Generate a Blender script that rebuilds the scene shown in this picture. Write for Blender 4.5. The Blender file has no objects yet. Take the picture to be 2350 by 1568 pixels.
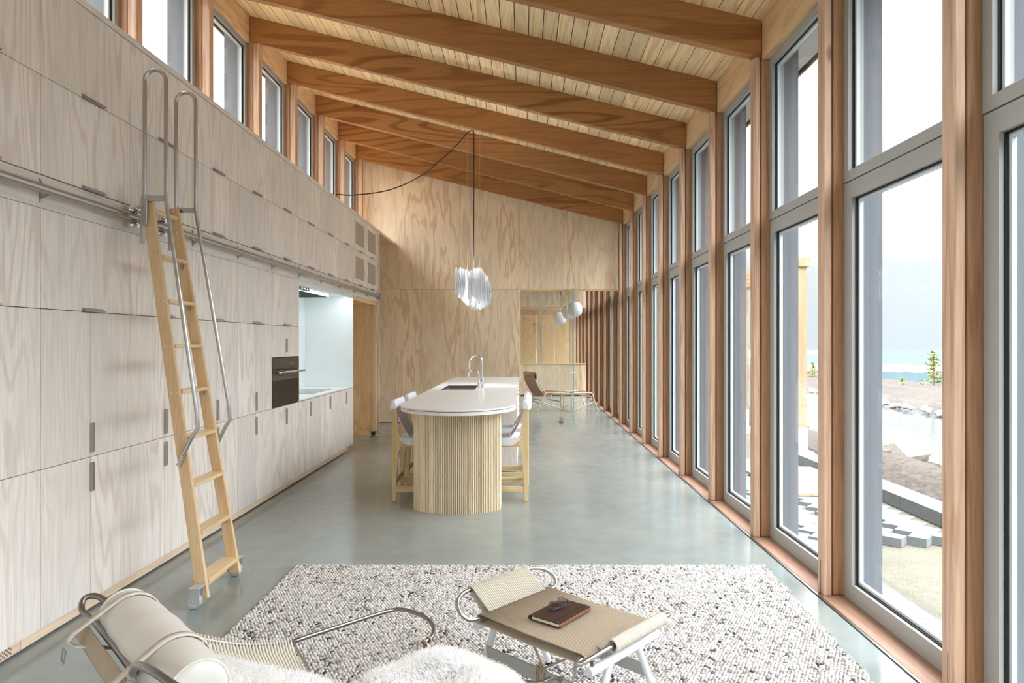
import bpy, bmesh, math, random
import numpy as np
from mathutils import Vector, Matrix

sc = bpy.context.scene
C = sc.collection
random.seed(7)
rng = np.random.default_rng(11)
PI = math.pi

# ---------------------------------------------------------------- camera
CAM_H = 1.46
cam_data = bpy.data.cameras.new('camera')
cam_data.sensor_width = 36.0
cam_data.lens = 24.0
cam_data.shift_x = -26.0 / 2350.0
cam_data.shift_y = 3.0 / 2350.0
cam_data.clip_end = 6000
cam_data.clip_start = 0.05
cam = bpy.data.objects.new('camera', cam_data)
cam.location = (0, 0, CAM_H)
cam.rotation_euler = (PI / 2, 0, 0)
C.objects.link(cam)
sc.camera = cam

# ---------------------------------------------------------------- exposure
sc.view_settings.view_transform = 'Standard'
sc.view_settings.look = 'None'
sc.view_settings.gamma = 1.0
sc.view_settings.use_curve_mapping = False
sc.view_settings.exposure = 1.50
cy = sc.cycles
cy.max_bounces = 8
cy.diffuse_bounces = 7
cy.glossy_bounces = 3
cy.transmission_bounces = 4
cy.transparent_max_bounces = 24
cy.caustics_reflective = False
cy.caustics_refractive = False
cy.sample_clamp_indirect = 6.0

# ---------------------------------------------------------------- sky: bright thin overcast, pale blue towards the horizon
SKY = 5.4
world = bpy.data.worlds.new('overcast_sky')
sc.world = world
world.use_nodes = True
wn, wl = world.node_tree.nodes, world.node_tree.links
wn.clear()
w_out = wn.new('ShaderNodeOutputWorld')
w_bg = wn.new('ShaderNodeBackground')
w_tc = wn.new('ShaderNodeTexCoord')
w_sep = wn.new('ShaderNodeSeparateXYZ')
w_ramp = wn.new('ShaderNodeValToRGB')
w_noise = wn.new('ShaderNodeTexNoise')
w_map = wn.new('ShaderNodeMapping')
w_map.inputs['Scale'].default_value = (1.0, 1.0, 3.0)
w_noise.inputs['Scale'].default_value = 2.2
w_noise.inputs['Detail'].default_value = 4.0
w_mix = wn.new('ShaderNodeMix'); w_mix.data_type = 'RGBA'; w_mix.blend_type = 'MULTIPLY'
w_mix.inputs[0].default_value = 0.22
e = w_ramp.color_ramp.elements
e[0].position = 0.0; e[0].color = (0.060, 0.069, 0.076, 1)
e[1].position = 1.0; e[1].color = (1.2, 1.23, 1.26, 1)
for p, c in ((0.10, (0.068, 0.074, 0.079, 1)), (0.22, (0.16, 0.17, 0.18, 1)), (0.45, (0.60, 0.635, 0.67, 1)), (0.75, (1.02, 1.06, 1.10, 1))):
    q = w_ramp.color_ramp.elements.new(p); q.color = c
w_bg.inputs['Strength'].default_value = SKY
wl.new(w_tc.outputs['Generated'], w_sep.inputs[0])
wl.new(w_sep.outputs['Z'], w_ramp.inputs['Fac'])
wl.new(w_tc.outputs['Generated'], w_map.inputs['Vector'])
wl.new(w_map.outputs[0], w_noise.inputs['Vector'])
wl.new(w_ramp.outputs['Color'], w_mix.inputs[6])
wl.new(w_noise.outputs['Color'], w_mix.inputs[7])
wl.new(w_ramp.outputs['Color'], w_bg.inputs['Color'])
wl.new(w_bg.outputs[0], w_out.inputs[0])

# ---------------------------------------------------------------- hazy sun high behind the viewer (lights the ground outside)
sun_data = bpy.data.lights.new('sun', 'SUN')
sun_data.energy = 1.3
sun_data.color = (1.0, 0.95, 0.87)
sun_data.angle = math.radians(9)
sun = bpy.data.objects.new('sun', sun_data); C.objects.link(sun)
sun.rotation_euler = Vector((-0.06, 0.62, -1.0)).to_track_quat('-Z', 'Y').to_euler()
sun.location = (0, -8, 14)

# ================================================================ materials
def lin(r, g, b):
    f = lambda v: (v / 255 / 12.92) if v / 255 <= 0.04045 else ((v / 255 + 0.055) / 1.055) ** 2.4
    return (f(r), f(g), f(b), 1.0)

class NT:
    def __init__(s, name):
        s.m = bpy.data.materials.new(name); s.m.use_nodes = True
        s.n = s.m.node_tree.nodes; s.l = s.m.node_tree.links
        s.n.clear()
        s.out = s.n.new('ShaderNodeOutputMaterial')
    def new(s, t, **k):
        n = s.n.new(t)
        for a, b in k.items(): setattr(n, a, b)
        return n
    def link(s, a, b): s.l.new(a, b)
    def math(s, op, a, b=None):
        n = s.new('ShaderNodeMath', operation=op)
        for i, v in enumerate((a, b)):
            if v is None: continue
            if isinstance(v, (int, float)): n.inputs[i].default_value = v
            else: s.link(v, n.inputs[i])
        return n.outputs[0]
    def mix(s, f, a, b, mode='MIX'):
        n = s.new('ShaderNodeMix', data_type='RGBA', blend_type=mode)
        for i, v in ((0, f), (6, a), (7, b)):
            if isinstance(v, (int, float, tuple)): n.inputs[i].default_value = v
            else: s.link(v, n.inputs[i])
        return n.outputs[2]
    def rng(s, v, a, b, c=0.0, d=1.0, smooth=False):
        n = s.new('ShaderNodeMapRange')
        if smooth: n.interpolation_type = 'SMOOTHSTEP'
        s.link(v, n.inputs[0])
        for i, x in zip((1, 2, 3, 4), (a, b, c, d)): n.inputs[i].default_value = x
        return n.outputs[0]
    def coords(s, scale=(1, 1, 1), random_offset=True, kind='Object'):
        tc = s.new('ShaderNodeTexCoord'); mp = s.new('ShaderNodeMapping')
        mp.inputs['Scale'].default_value = scale
        if random_offset:
            oi = s.new('ShaderNodeObjectInfo')
            r = s.math('MULTIPLY', oi.outputs['Random'], 61.7)
            cx = s.new('ShaderNodeCombineXYZ')
            s.link(r, cx.inputs[0]); s.link(s.math('MULTIPLY', r, 0.37), cx.inputs[1]); s.link(s.math('MULTIPLY', r, 0.71), cx.inputs[2])
            add = s.new('ShaderNodeVectorMath', operation='ADD')
            s.link(tc.outputs[kind], mp.inputs['Vector'])
            s.link(mp.outputs[0], add.inputs[0]); s.link(cx.outputs[0], add.inputs[1])
            return add.outputs[0]
        s.link(tc.outputs[kind], mp.inputs['Vector'])
        return mp.outputs[0]
    def noise(s, vec, scale, detail=2.0, rough=0.5, dist=0.0):
        n = s.new('ShaderNodeTexNoise')
        s.link(vec, n.inputs['Vector'])
        n.inputs['Scale'].default_value = scale; n.inputs['Detail'].default_value = detail
        n.inputs['Roughness'].default_value = rough; n.inputs['Distortion'].default_value = dist
        return n.outputs['Fac']
    def principled(s, color, rough=0.5, metal=0.0, spec=0.5, bump=None, bump_d=0.1, bump_s=0.3):
        p = s.new('ShaderNodeBsdfPrincipled')
        for k, v in (('Base Color', color), ('Roughness', rough), ('Metallic', metal), ('Specular IOR Level', spec)):
            if isinstance(v, (int, float, tuple)): p.inputs[k].default_value = v
            else: s.link(v, p.inputs[k])
        if bump is not None:
            b = s.new('ShaderNodeBump'); b.inputs['Strength'].default_value = bump_s; b.inputs['Distance'].default_value = bump_d
            s.link(bump, b.inputs['Height']); s.link(b.outputs[0], p.inputs['Normal'])
        s.link(p.outputs[0], s.out.inputs[0])
        return p

def wood(name, light, dark, axis='Z', scale=3.0, stretch=0.16, bands=11.0, rough=0.45, amount=0.75, vary=0.10, fine=0.25, knots=False, tint=None, spec=0.3, jag=1.0):
    t = NT(name)
    sv = {'X': (stretch, 1, 1), 'Y': (1, stretch, 1), 'Z': (1, 1, stretch)}[axis]
    v = t.coords(sv)
    n1 = t.noise(v, scale, jag, 0.5)
    s1 = t.math('SINE', t.math('MULTIPLY', n1, bands * 6.283))
    g = t.rng(s1, 0.1, 1.0, 0.0, 1.0, True)
    big = t.noise(v, scale * 0.6, 0.0)
    mask = t.rng(big, 0.32, 0.62, 0.25, 1.0)
    g = t.math('MULTIPLY', t.math('MULTIPLY', g, mask), amount)
    f = t.noise(t.coords({'X': (0.05, 1, 1), 'Y': (1, 0.05, 1), 'Z': (1, 1, 0.05)}[axis]), 90.0, 1.0, 0.6)
    col = t.mix(g, light, dark)
    fr = t.rng(f, 0.3, 0.7, 1.0 - fine, 1.0 + fine * 0.35)
    col = t.mix(1.0, col, fr, 'MULTIPLY')
    oi = t.new('ShaderNodeObjectInfo')
    val = t.math('ADD', t.rng(oi.outputs['Random'], 0, 1, 1 - vary, 1 + vary * 0.6), t.rng(big, 0.3, 0.7, -0.07, 0.05))
    col = t.mix(1.0, col, val, 'MULTIPLY')
    if knots:
        vo = t.new('ShaderNodeTexVoronoi', feature='F1'); vo.inputs['Scale'].default_value = 1.7
        sv2 = {'X': (0.55, 1, 1), 'Y': (1, 0.55, 1), 'Z': (1, 1, 0.55)}[axis]
        t.link(t.coords(sv2), vo.inputs['Vector'])
        k = t.rng(vo.outputs['Distance'], 0.02, 0.075, 0.8, 0.0, True)
        col = t.mix(k, col, tint or dark)
    t.principled(col, rough, 0.0, spec)
    return t.m

def plain(name, color, rough=0.5, metal=0.0, spec=0.5, vary=0.04, nscale=40.0, bump=0.0, stretch=(1, 1, 1)):
    t = NT(name)
    n = t.noise(t.coords(stretch), nscale, 3.0, 0.6)
    f = t.rng(n, 0.3, 0.7, 1 - vary, 1 + vary)
    col = t.mix(1.0, color, f, 'MULTIPLY')
    t.principled(col, rough, metal, spec, bump=n if bump else None, bump_d=bump, bump_s=0.5)
    return t.m

def glass(name, tint, ior=1.45, gain=1.0):
    t = NT(name)
    tr = t.new('ShaderNodeBsdfTransparent'); tr.inputs[0].default_value = tint
    gl = t.new('ShaderNodeBsdfGlossy'); gl.inputs['Roughness'].default_value = 0.0
    lw = t.new('ShaderNodeLayerWeight'); lw.inputs['Blend'].default_value = 0.5
    r0 = ((ior - 1) / (ior + 1)) ** 2
    fr = t.math('ADD', t.math('MULTIPLY', t.math('POWER', lw.outputs['Facing'], 5.0), 1 - r0), r0)
    mx = t.new('ShaderNodeMixShader')
    t.link(t.math('MINIMUM', t.math('MULTIPLY', fr, gain), 1.0), mx.inputs[0]); t.link(tr.outputs[0], mx.inputs[1]); t.link(gl.outputs[0], mx.inputs[2])
    t.link(mx.outputs[0], t.out.inputs[0])
    return t.m

M = {}
M['cab'] = wood('whitewashed_fir_ply', lin(241, 233, 225), lin(214, 196, 184), 'Z', 3.2, 0.14, 13.0, 0.5, 0.55, 0.05, 0.10, jag=2.0)
M['cab_h'] = wood('whitewashed_fir_board', lin(239, 231, 223), lin(214, 198, 187), 'Y', 3.2, 0.14, 13.0, 0.5, 0.55, 0.05, 0.10, jag=2.0)
M['ply'] = wood('fir_plywood', lin(246, 224, 192), lin(212, 176, 140), 'Z', 3.0, 0.16, 8.0, 0.5, 0.62, 0.05, 0.14, jag=3.4)
M['ply_y'] = wood('fir_plywood_header', lin(230, 194, 148), lin(194, 150, 108), 'Y', 3.0, 0.16, 8.0, 0.5, 0.6, 0.05, 0.14, jag=3.4)
M['post'] = wood('fir_post', lin(206, 172, 145), lin(166, 122, 95), 'Z', 9.0, 0.03, 9.0, 0.42, 0.6, 0.10, 0.15, True, lin(128, 84, 58), jag=1.5)
M['jamb'] = wood('fir_jamb', lin(190, 146, 112), lin(154, 106, 74), 'Z', 9.0, 0.03, 9.0, 0.42, 0.6, 0.08, 0.15, jag=1.5)
M['plinth'] = wood('fir_plinth', lin(236, 212, 186), lin(208, 176, 148), 'Y', 4.0, 0.08, 9.0, 0.5, 0.5, 0.03, 0.10)
M['extsill'] = plain('pale_metal_sill', lin(120, 130, 142), 0.5, 0.0, 0.4, 0.03)
M['sill'] = wood('fir_sill', lin(174, 138, 118), lin(148, 108, 90), 'Y', 6.0, 0.05, 9.0, 0.5, 0.5, 0.05, 0.15)
M['beam'] = wood('fir_beam', lin(174, 124, 77), lin(132, 82, 45), 'X', 3.2, 0.10, 10.0, 0.45, 0.75, 0.06, 0.15, True, lin(116, 68, 34))
M['plank'] = wood('pine_plank', lin(247, 222, 174), lin(218, 176, 124), 'Y', 6.0, 0.06, 8.0, 0.45, 0.6, 0.14, 0.15, True, lin(140, 84, 44))
M['birch'] = wood('birch_ply', lin(240, 204, 152), lin(216, 168, 112), 'Z', 2.5, 0.4, 6.0, 0.45, 0.5, 0.04, 0.15, True, lin(150, 92, 48))
M['maple'] = wood('maple', lin(224, 194, 152), lin(206, 168, 124), 'Z', 3.0, 0.10, 7.0, 0.32, 0.5, 0.03, 0.10)
M['maple_y'] = wood('maple_tread', lin(226, 198, 154), lin(208, 172, 126), 'Y', 3.0, 0.10, 7.0, 0.28, 0.5, 0.03, 0.10)
M['ash'] = wood('ash', lin(232, 206, 160), lin(206, 172, 120), 'Z', 6.0, 0.06, 8.0, 0.45, 0.55, 0.03, 0.12)
M['ash_x'] = wood('ash_rail', lin(232, 206, 160), lin(206, 172, 120), 'X', 6.0, 0.06, 8.0, 0.45, 0.55, 0.03, 0.12)
M['dowel'] = wood('ash_dowel', lin(246, 228, 196), lin(222, 192, 150), 'Z', 9.0, 0.03, 5.0, 0.5, 0.5, 0.13, 0.12)
M['paleframe'] = plain('pale_ash_frame', lin(214, 200, 182), 0.45, vary=0.05)
M['alu'] = plain('grey_window_aluminium', lin(164, 166, 162), 0.42, 0.0, 0.5, 0.02, 60)
M['alu_edge'] = plain('pale_window_bead', lin(206, 214, 216), 0.35, 0.0, 0.5, 0.02, 60)
M['gasket'] = plain('black_gasket', lin(24, 24, 28), 0.6)
M['black'] = plain('black_rubber', lin(22, 22, 24), 0.5)
M['dark'] = plain('dark_recess', lin(58, 44, 36), 0.8)
M['carcass'] = plain('brown_carcass', lin(96, 72, 58), 0.7)
M['steel'] = plain('brushed_steel', lin(186, 184, 182), 0.30, 1.0, 0.5, 0.05, 120, stretch=(1, 1, 0.05))
M['steel_d'] = plain('dark_steel_tube', lin(150, 146, 146), 0.32, 1.0, 0.5, 0.04, 80)
M['alu_pull'] = plain('anodised_pull', lin(176, 172, 166), 0.38, 1.0, 0.5, 0.05, 100)
M['chrome'] = plain('chrome', lin(222, 224, 226), 0.08, 1.0, 0.5, 0.02)
M['white'] = plain('white_solid_surface', lin(232, 238, 238), 0.28, 0.0, 0.5, 0.01, 8)
M['counter'] = plain('pale_grey_counter', lin(228, 232, 236), 0.24, 0.0, 0.5, 0.02, 30)
M['sinksteel'] = plain('sink_steel', lin(120, 124, 128), 0.3, 1.0, 0.5, 0.04, 60)
M['wleather'] = plain('white_leather', lin(228, 230, 238), 0.45, 0.0, 0.4, 0.02, 150, 0.0004)
M['cream'] = plain('cream_leather', lin(218, 216, 208), 0.38, 0.0, 0.45, 0.025, 12, 0.002)
M['strap'] = plain('beige_leather_strap', lin(214, 206, 196), 0.42, 0.0, 0.4, 0.03, 30)
M['tan'] = plain('tan_leather', lin(166, 116, 72), 0.5, 0.0, 0.35, 0.05, 20)
M['brownleather'] = plain('dark_brown_leather', lin(60, 38, 32), 0.42, 0.0, 0.45, 0.15, 30, 0.0006)
M['paper'] = plain('paper_edge', lin(226, 214, 196), 0.8)
M['rust'] = plain('rust_leather_edge', lin(136, 76, 48), 0.6)
M['rope'] = plain('flag_rope_beige', lin(208, 200, 186), 0.8, 0.0, 0.2, 0.09, 260)
M['rope_d'] = plain('flag_rope_taupe', lin(182, 168, 150), 0.8, 0.0, 0.2, 0.11, 260)
M['wpaint'] = plain('white_painted_steel', lin(226, 231, 236), 0.35, 0.0, 0.5, 0.01)
M['gpaint'] = plain('grey_painted_steel', lin(176, 180, 178), 0.4, 0.0, 0.5, 0.01)
M['cable'] = plain('black_cable', lin(28, 26, 32), 0.45)
M['wire'] = plain('thin_steel_wire', lin(196, 170, 140), 0.4, 0.3)
M['clear'] = glass('clear_bulb_glass', (0.86, 0.9, 0.94, 1), 1.45, 2.5)
M['glass'] = glass('window_glass', (0.985, 0.992, 0.99, 1), 1.45, 1.0)
M['doorglass'] = glass('door_glass', (0.945, 0.965, 0.958, 1), 1.45, 0.8)
M['teal'] = plain('green_glass_edge', lin(92, 158, 160), 0.15, 0.0, 0.6, 0.03)
M['oven'] = plain('dark_oven_glass', lin(30, 20, 17), 0.06, 0.0, 0.6, 0.02, 4)
M['ovenpanel'] = plain('dark_oven_panel', lin(44, 33, 30), 0.15, 0.0, 0.5, 0.02, 4)
M['mark'] = plain('pale_print', lin(170, 160, 150), 0.5)
M['cook'] = plain('glass_cooktop', lin(60, 62, 64), 0.03, 0.0, 0.8, 0.01)
M['hood'] = plain('hood_steel', lin(170, 176, 178), 0.35, 0.6)
M['siding'] = plain('charcoal_siding', lin(102, 109, 116), 0.6, 0.0, 0.4, 0.05, 40, stretch=(1, 1, 0.05))
M['soffit'] = plain('pale_soffit', lin(196, 200, 200), 0.7)
M['roofmetal'] = plain('dark_roof_edge', lin(70, 72, 76), 0.5)
M['globe'] = plain('opal_globe', lin(240, 243, 246), 0.25, 0.0, 0.5, 0.005)
M['furbase'] = plain('sheepskin_hide', lin(244, 242, 238), 0.9, 0.0, 0.1, 0.05, 15)
M['stonechip'] = plain('grey_caster_tyre', lin(178, 176, 170), 0.5)
M['casterhub'] = plain('caster_hub', lin(196, 204, 214), 0.35)
M['timber'] = wood('raw_cedar', lin(160, 138, 110), lin(134, 104, 76), 'Z', 3.5, 0.07, 9.0, 0.6, 0.6, 0.05, 0.12, True, lin(160, 110, 66))
M['timber_y'] = wood('raw_cedar_beam', lin(158, 136, 108), lin(134, 104, 76), 'Y', 3.5, 0.07, 9.0, 0.6, 0.6, 0.05, 0.12)

def mat_strips():
    t = NT('white_lamp_strip')
    d = t.new('ShaderNodeBsdfDiffuse'); d.inputs[0].default_value = lin(248, 250, 252)
    tl = t.new('ShaderNodeBsdfTranslucent'); tl.inputs[0].default_value = lin(250, 251, 252)
    mx = t.new('ShaderNodeMixShader'); mx.inputs[0].default_value = 0.5
    n = t.noise(t.coords((1, 1, 0.1)), 80, 2)
    b = t.new('ShaderNodeBump'); b.inputs['Distance'].default_value = 0.004; b.inputs['Strength'].default_value = 0.5
    t.link(n, b.inputs['Height']); t.link(b.outputs[0], d.inputs['Normal'])
    t.link(d.outputs[0], mx.inputs[1]); t.link(tl.outputs[0], mx.inputs[2]); t.link(mx.outputs[0], t.out.inputs[0])
    return t.m
M['strip'] = mat_strips()
def emit(name, col, strength):
    t = NT(name); e_ = t.new('ShaderNodeEmission'); e_.inputs[0].default_value = col; e_.inputs[1].default_value = strength
    t.link(e_.outputs[0], t.out.inputs[0]); return t.m
M['led'] = emit('led_strip', (0.93, 0.97, 1.0, 1), 9.0)

def mat_fur():
    t = NT('white_wool')
    d = t.new('ShaderNodeBsdfDiffuse')
    n = t.noise(t.coords((1, 1, 1), False), 5.0, 2)
    t.link(t.mix(t.rng(n, 0.42, 0.68), lin(255, 255, 255), lin(252, 245, 230)), d.inputs[0])
    tl = t.new('ShaderNodeBsdfTranslucent'); tl.inputs[0].default_value = lin(254, 254, 254)
    mx = t.new('ShaderNodeMixShader'); mx.inputs[0].default_value = 0.4
    t.link(d.outputs[0], mx.inputs[1]); t.link(tl.outputs[0], mx.inputs[2]); t.link(mx.outputs[0], t.out.inputs[0])
    return t.m
M['fur'] = mat_fur()

def mat_rug():
    t = NT('felted_wool_loops')
    a = t.new('ShaderNodeAttribute', attribute_name='loop_tone')
    n = t.noise(t.coords((1, 1, 1), False), 180.0, 3)
    col = t.mix(1.0, a.outputs['Color'], t.rng(n, 0.3, 0.7, 0.86, 1.06), 'MULTIPLY')
    t.principled(col, 0.95, 0, 0.1, bump=n, bump_d=0.003, bump_s=0.4)
    return t.m
M['rug'] = mat_rug()

def mat_concrete():
    t = NT('polished_concrete')
    v = t.coords((1, 1, 1), False)
    big = t.noise(v, 0.8, 4, 0.6, 0.3)
    mid = t.noise(v, 6.0, 4, 0.65)
    fine = t.noise(v, 320.0, 2, 0.6)
    col = t.mix(t.rng(big, 0.3, 0.7), lin(132, 140, 139), lin(147, 154, 151))
    col = t.mix(1.0, col, t.rng(mid, 0.3, 0.7, 0.93, 1.05), 'MULTIPLY')
    col = t.mix(1.0, col, t.rng(fine, 0.28, 0.62, 0.82, 1.04), 'MULTIPLY')
    vo = t.new('ShaderNodeTexVoronoi', feature='DISTANCE_TO_EDGE'); vo.inputs['Scale'].default_value = 0.42
    wob = t.new('ShaderNodeVectorMath', operation='ADD')
    nv = t.new('ShaderNodeTexNoise'); nv.inputs['Scale'].default_value = 2.5; t.link(v, nv.inputs['Vector'])
    sc_ = t.new('ShaderNodeVectorMath', operation='SCALE'); sc_.inputs['Scale'].default_value = 0.25
    t.link(nv.outputs['Color'], sc_.inputs[0]); t.link(v, wob.inputs[0]); t.link(sc_.outputs[0], wob.inputs[1]); t.link(wob.outputs[0], vo.inputs['Vector'])
    crack = t.math('MULTIPLY', t.rng(vo.outputs['Distance'], 0.0, 0.0016, 0.35, 0.0), t.rng(t.noise(v, 1.3, 1), 0.5, 0.6, 0, 1))
    col = t.mix(crack, col, lin(90, 92, 90))
    rough = t.rng(mid, 0.3, 0.7, 0.12, 0.21)
    t.principled(col, rough, 0.0, 0.55)
    return t.m
M['concrete'] = mat_concrete()

def mat_gravel(name, a, b, scale, rough=0.95, dep=0.03):
    t = NT(name)
    v = t.coords((1, 1, 1), False)
    n = t.noise(v, scale, 5, 0.7); n2 = t.noise(v, scale * 0.06, 3)
    col = t.mix(t.rng(n, 0.35, 0.68), a, b)
    col = t.mix(1.0, col, t.rng(n2, 0.3, 0.7, 0.88, 1.08), 'MULTIPLY')
    t.principled(col, rough, 0.0, 0.15, bump=n, bump_d=dep, bump_s=0.6)
    return t.m
M['gravel'] = mat_gravel('pale_crushed_stone', lin(86, 83, 71), lin(108, 105, 94), 60, dep=0.01)
M['soil'] = mat_gravel('grey_brown_soil', lin(56, 51, 48), lin(84, 77, 72), 14, dep=0.05)
M['rock'] = mat_gravel('white_boulder', lin(146, 141, 130), lin(168, 165, 159), 9, dep=0.04)
M['paver'] = mat_gravel('grey_concrete_paver', lin(104, 108, 111), lin(119, 122, 125), 60, dep=0.003)
M['paver_side'] = M['paver']
M['forest'] = plain('haze_tinted_forest', lin(84, 102, 106), 1.0, 0, 0.0, 0.10, 0.25)  # distance haze is mixed into the forest's base colour
M['hill'] = plain('haze_tinted_hill', lin(90, 101, 112), 1.0, 0, 0.0, 0.02, 0.01)  # the pale blue is aerial haze put into the base colour
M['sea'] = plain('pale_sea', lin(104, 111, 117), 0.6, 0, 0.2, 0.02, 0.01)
M['needle'] = plain('yellow_green_needles', lin(134, 142, 82), 0.7, 0, 0.2, 0.2, 8)
M['bark'] = plain('brown_bark', lin(122, 104, 84), 0.9)
def mat_water():
    t = NT('pond_water')
    n = t.noise(t.coords((1, 1, 1), False), 9.0, 3)
    t.principled(lin(62, 68, 74), 0.12, 0.0, 0.6, bump=n, bump_d=0.02, bump_s=0.25)
    return t.m
M['water'] = mat_water()
def mat_perf(name, base, hole, pitch):
    t = NT(name)
    v = t.coords((1, 1, 1), False)
    sp = t.new('ShaderNodeSeparateXYZ'); t.link(v, sp.inputs[0])
    a = t.math('SINE', t.math('MULTIPLY', sp.outputs[1], 6.283 / pitch))
    b = t.math('SINE', t.math('MULTIPLY', sp.outputs[2], 6.283 / pitch))
    f = t.rng(t.math('MULTIPLY', a, b), 0.1, 0.3, 0, 1)
    t.principled(t.mix(f, base, hole), 0.6)
    return t.m
M['perf'] = mat_perf('perforated_ply', lin(206, 190, 172), lin(96, 84, 72), 0.012)
M['perf_low'] = mat_perf('perforated_plinth', lin(214, 196, 176), lin(110, 84, 66), 0.02)

# ================================================================ geometry helpers
class MB:
    def __init__(s): s.v = []; s.f = []
    def add(s, v, f):
        o = len(s.v); s.v += [tuple(p) for p in v]; s.f += [tuple(i + o for i in q) for q in f]; return s
    def box(s, x0, x1, y0, y1, z0, z1):
        v = [(x, y, z) for z in (z0, z1) for y in (y0, y1) for x in (x0, x1)]
        return s.add(v, [(0, 2, 3, 1), (4, 5, 7, 6), (0, 1, 5, 4), (2, 6, 7, 3), (0, 4, 6, 2), (1, 3, 7, 5)])
    def bar(s, a, b, w, h, up=(0, 0, 1)):
        a, b = Vector(a), Vector(b); d = (b - a).normalized(); u = Vector(up)
        r = d.cross(u).normalized(); u = r.cross(d).normalized()
        v = [p + r * (w / 2 * i) + u * (h / 2 * j) for p in (a, b) for i, j in ((-1, -1), (1, -1), (1, 1), (-1, 1))]
        return s.add(v, [(0, 1, 2, 3), (7, 6, 5, 4), (0, 4, 5, 1), (1, 5, 6, 2), (2, 6, 7, 3), (3, 7, 4, 0)])
    def prism(s, pts, d):
        n = len(pts); d = Vector(d)
        v = [Vector(p) for p in pts]; v += [p + d for p in v]
        f = [tuple(range(n - 1, -1, -1)), tuple(range(n, 2 * n))]
        f += [(i, (i + 1) % n, (i + 1) % n + n, i + n) for i in range(n)]
        return s.add(v, f)
    def tube(s, pts, r, n=8, closed=False, smooth=0):
        P = [Vector(p) for p in pts]
        R = list(r) if isinstance(r, (list, tuple)) else [r] * len(P)
        if smooth:
            Q = []; RR = []; N = len(P)
            for i in range(N if closed else N - 1):
                p1, p2 = P[i], P[(i + 1) % N]
                p0 = P[i - 1] if (i > 0 or closed) else p1 * 2 - p2
                p3 = P[(i + 2) % N] if (i + 2 < N or closed) else p2 * 2 - p1
                for k in range(smooth):
                    t = k / smooth
                    Q.append(0.5 * ((2 * p1) + (p2 - p0) * t + (2 * p0 - 5 * p1 + 4 * p2 - p3) * t * t + (3 * p1 - p0 - 3 * p2 + p3) * t ** 3))
                    RR.append(R[i] * (1 - t) + R[(i + 1) % N] * t)
            if not closed: Q.append(P[-1]); RR.append(R[-1])
            P, R = Q, RR
        N = len(P); tan = []
        for i in range(N):
            a = P[i - 1] if (i > 0 or closed) else P[i]
            b = P[(i + 1) % N] if (i < N - 1 or closed) else P[i]
            tan.append((b - a).normalized())
        u = tan[0].orthogonal().normalized(); v = []
        for i in range(N):
            u = (u - tan[i] * u.dot(tan[i])).normalized(); w = tan[i].cross(u)
            for k in range(n):
                a = 2 * PI * k / n
                v.append(P[i] + (u * math.cos(a) + w * math.sin(a)) * R[i])
        f = []
        for i in range(N if closed else N - 1):
            for k in range(n):
                a, b = i * n + k, i * n + (k + 1) % n
                j = (i + 1) % N
                f.append((a, b, j * n + (k + 1) % n, j * n + k))
        if not closed:
            f.append(tuple(range(n - 1, -1, -1))); f.append(tuple((N - 1) * n + k for k in range(n)))
        return s.add(v, f)
    def lathe(s, prof, c=(0, 0, 0), axis=(0, 0, 1), n=20):
        ax = Vector(axis).normalized(); u = ax.orthogonal().normalized(); w = ax.cross(u); c = Vector(c)
        v = []
        for r, z in prof:
            for k in range(n):
                a = 2 * PI * k / n
                v.append(c + ax * z + (u * math.cos(a) + w * math.sin(a)) * max(r, 1e-5))
        f = [(i * n + k, i * n + (k + 1) % n, (i + 1) * n + (k + 1) % n, (i + 1) * n + k) for i in range(len(prof) - 1) for k in range(n)]
        f.append(tuple(range(n - 1, -1, -1))); f.append(tuple((len(prof) - 1) * n + k for k in range(n)))
        return s.add(v, f)
    def grid(s, fn, nu, nv):
        v = [fn(i / nu, j / nv) for j in range(nv + 1) for i in range(nu + 1)]
        f = [(j * (nu + 1) + i, j * (nu + 1) + i + 1, (j + 1) * (nu + 1) + i + 1, (j + 1) * (nu + 1) + i) for j in range(nv) for i in range(nu)]
        return s.add(v, f)
    def sheet(s, fn, nu, nv, th):
        """a grid with thickness th along its normals"""
        g = MB().grid(fn, nu, nv)
        P = np.array(g.v).reshape(nv + 1, nu + 1, 3)
        du = np.gradient(P, axis=1); dv = np.gradient(P, axis=0)
        nn = np.cross(du, dv); nn /= np.linalg.norm(nn, axis=2, keepdims=True) + 1e-12
        A = (P + nn * th / 2).reshape(-1, 3); B = (P - nn * th / 2).reshape(-1, 3)
        n = len(A); f = list(g.f) + [tuple(reversed([i + n for i in q])) for q in g.f]
        ring = [i for i in range(nu + 1)] + [j * (nu + 1) + nu for j in range(1, nv + 1)] + [nv * (nu + 1) + i for i in range(nu - 1, -1, -1)] + [j * (nu + 1) for j in range(nv - 1, 0, -1)]
        for a, b in zip(ring, ring[1:] + ring[:1]): f.append((b, a, a + n, b + n))
        return s.add([tuple(p) for p in A] + [tuple(p) for p in B], f)

ORG = {}
def mesh_of(name, mb, center=True):
    V = np.array(mb.v, dtype=float)
    c = (V.min(0) + V.max(0)) / 2 if center else np.zeros(3)
    me = bpy.data.meshes.new(name)
    me.from_pydata((V - c).tolist(), [], mb.f)
    me.update()
    return me, Vector(c)

def finish(o, m, smooth, bevel):
    if m is not None:
        o.data.materials.clear(); o.data.materials.append(M[m] if isinstance(m, str) else m)
    if smooth:
        o.data.polygons.foreach_set('use_smooth', [True] * len(o.data.polygons))
        if smooth == 'auto':
            md = o.modifiers.new('split', 'EDGE_SPLIT'); md.split_angle = math.radians(38)
    if bevel:
        md = o.modifiers.new('bevel', 'BEVEL'); md.width = bevel; md.segments = 2; md.limit_method = 'ANGLE'; md.angle_limit = math.radians(40)

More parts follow.
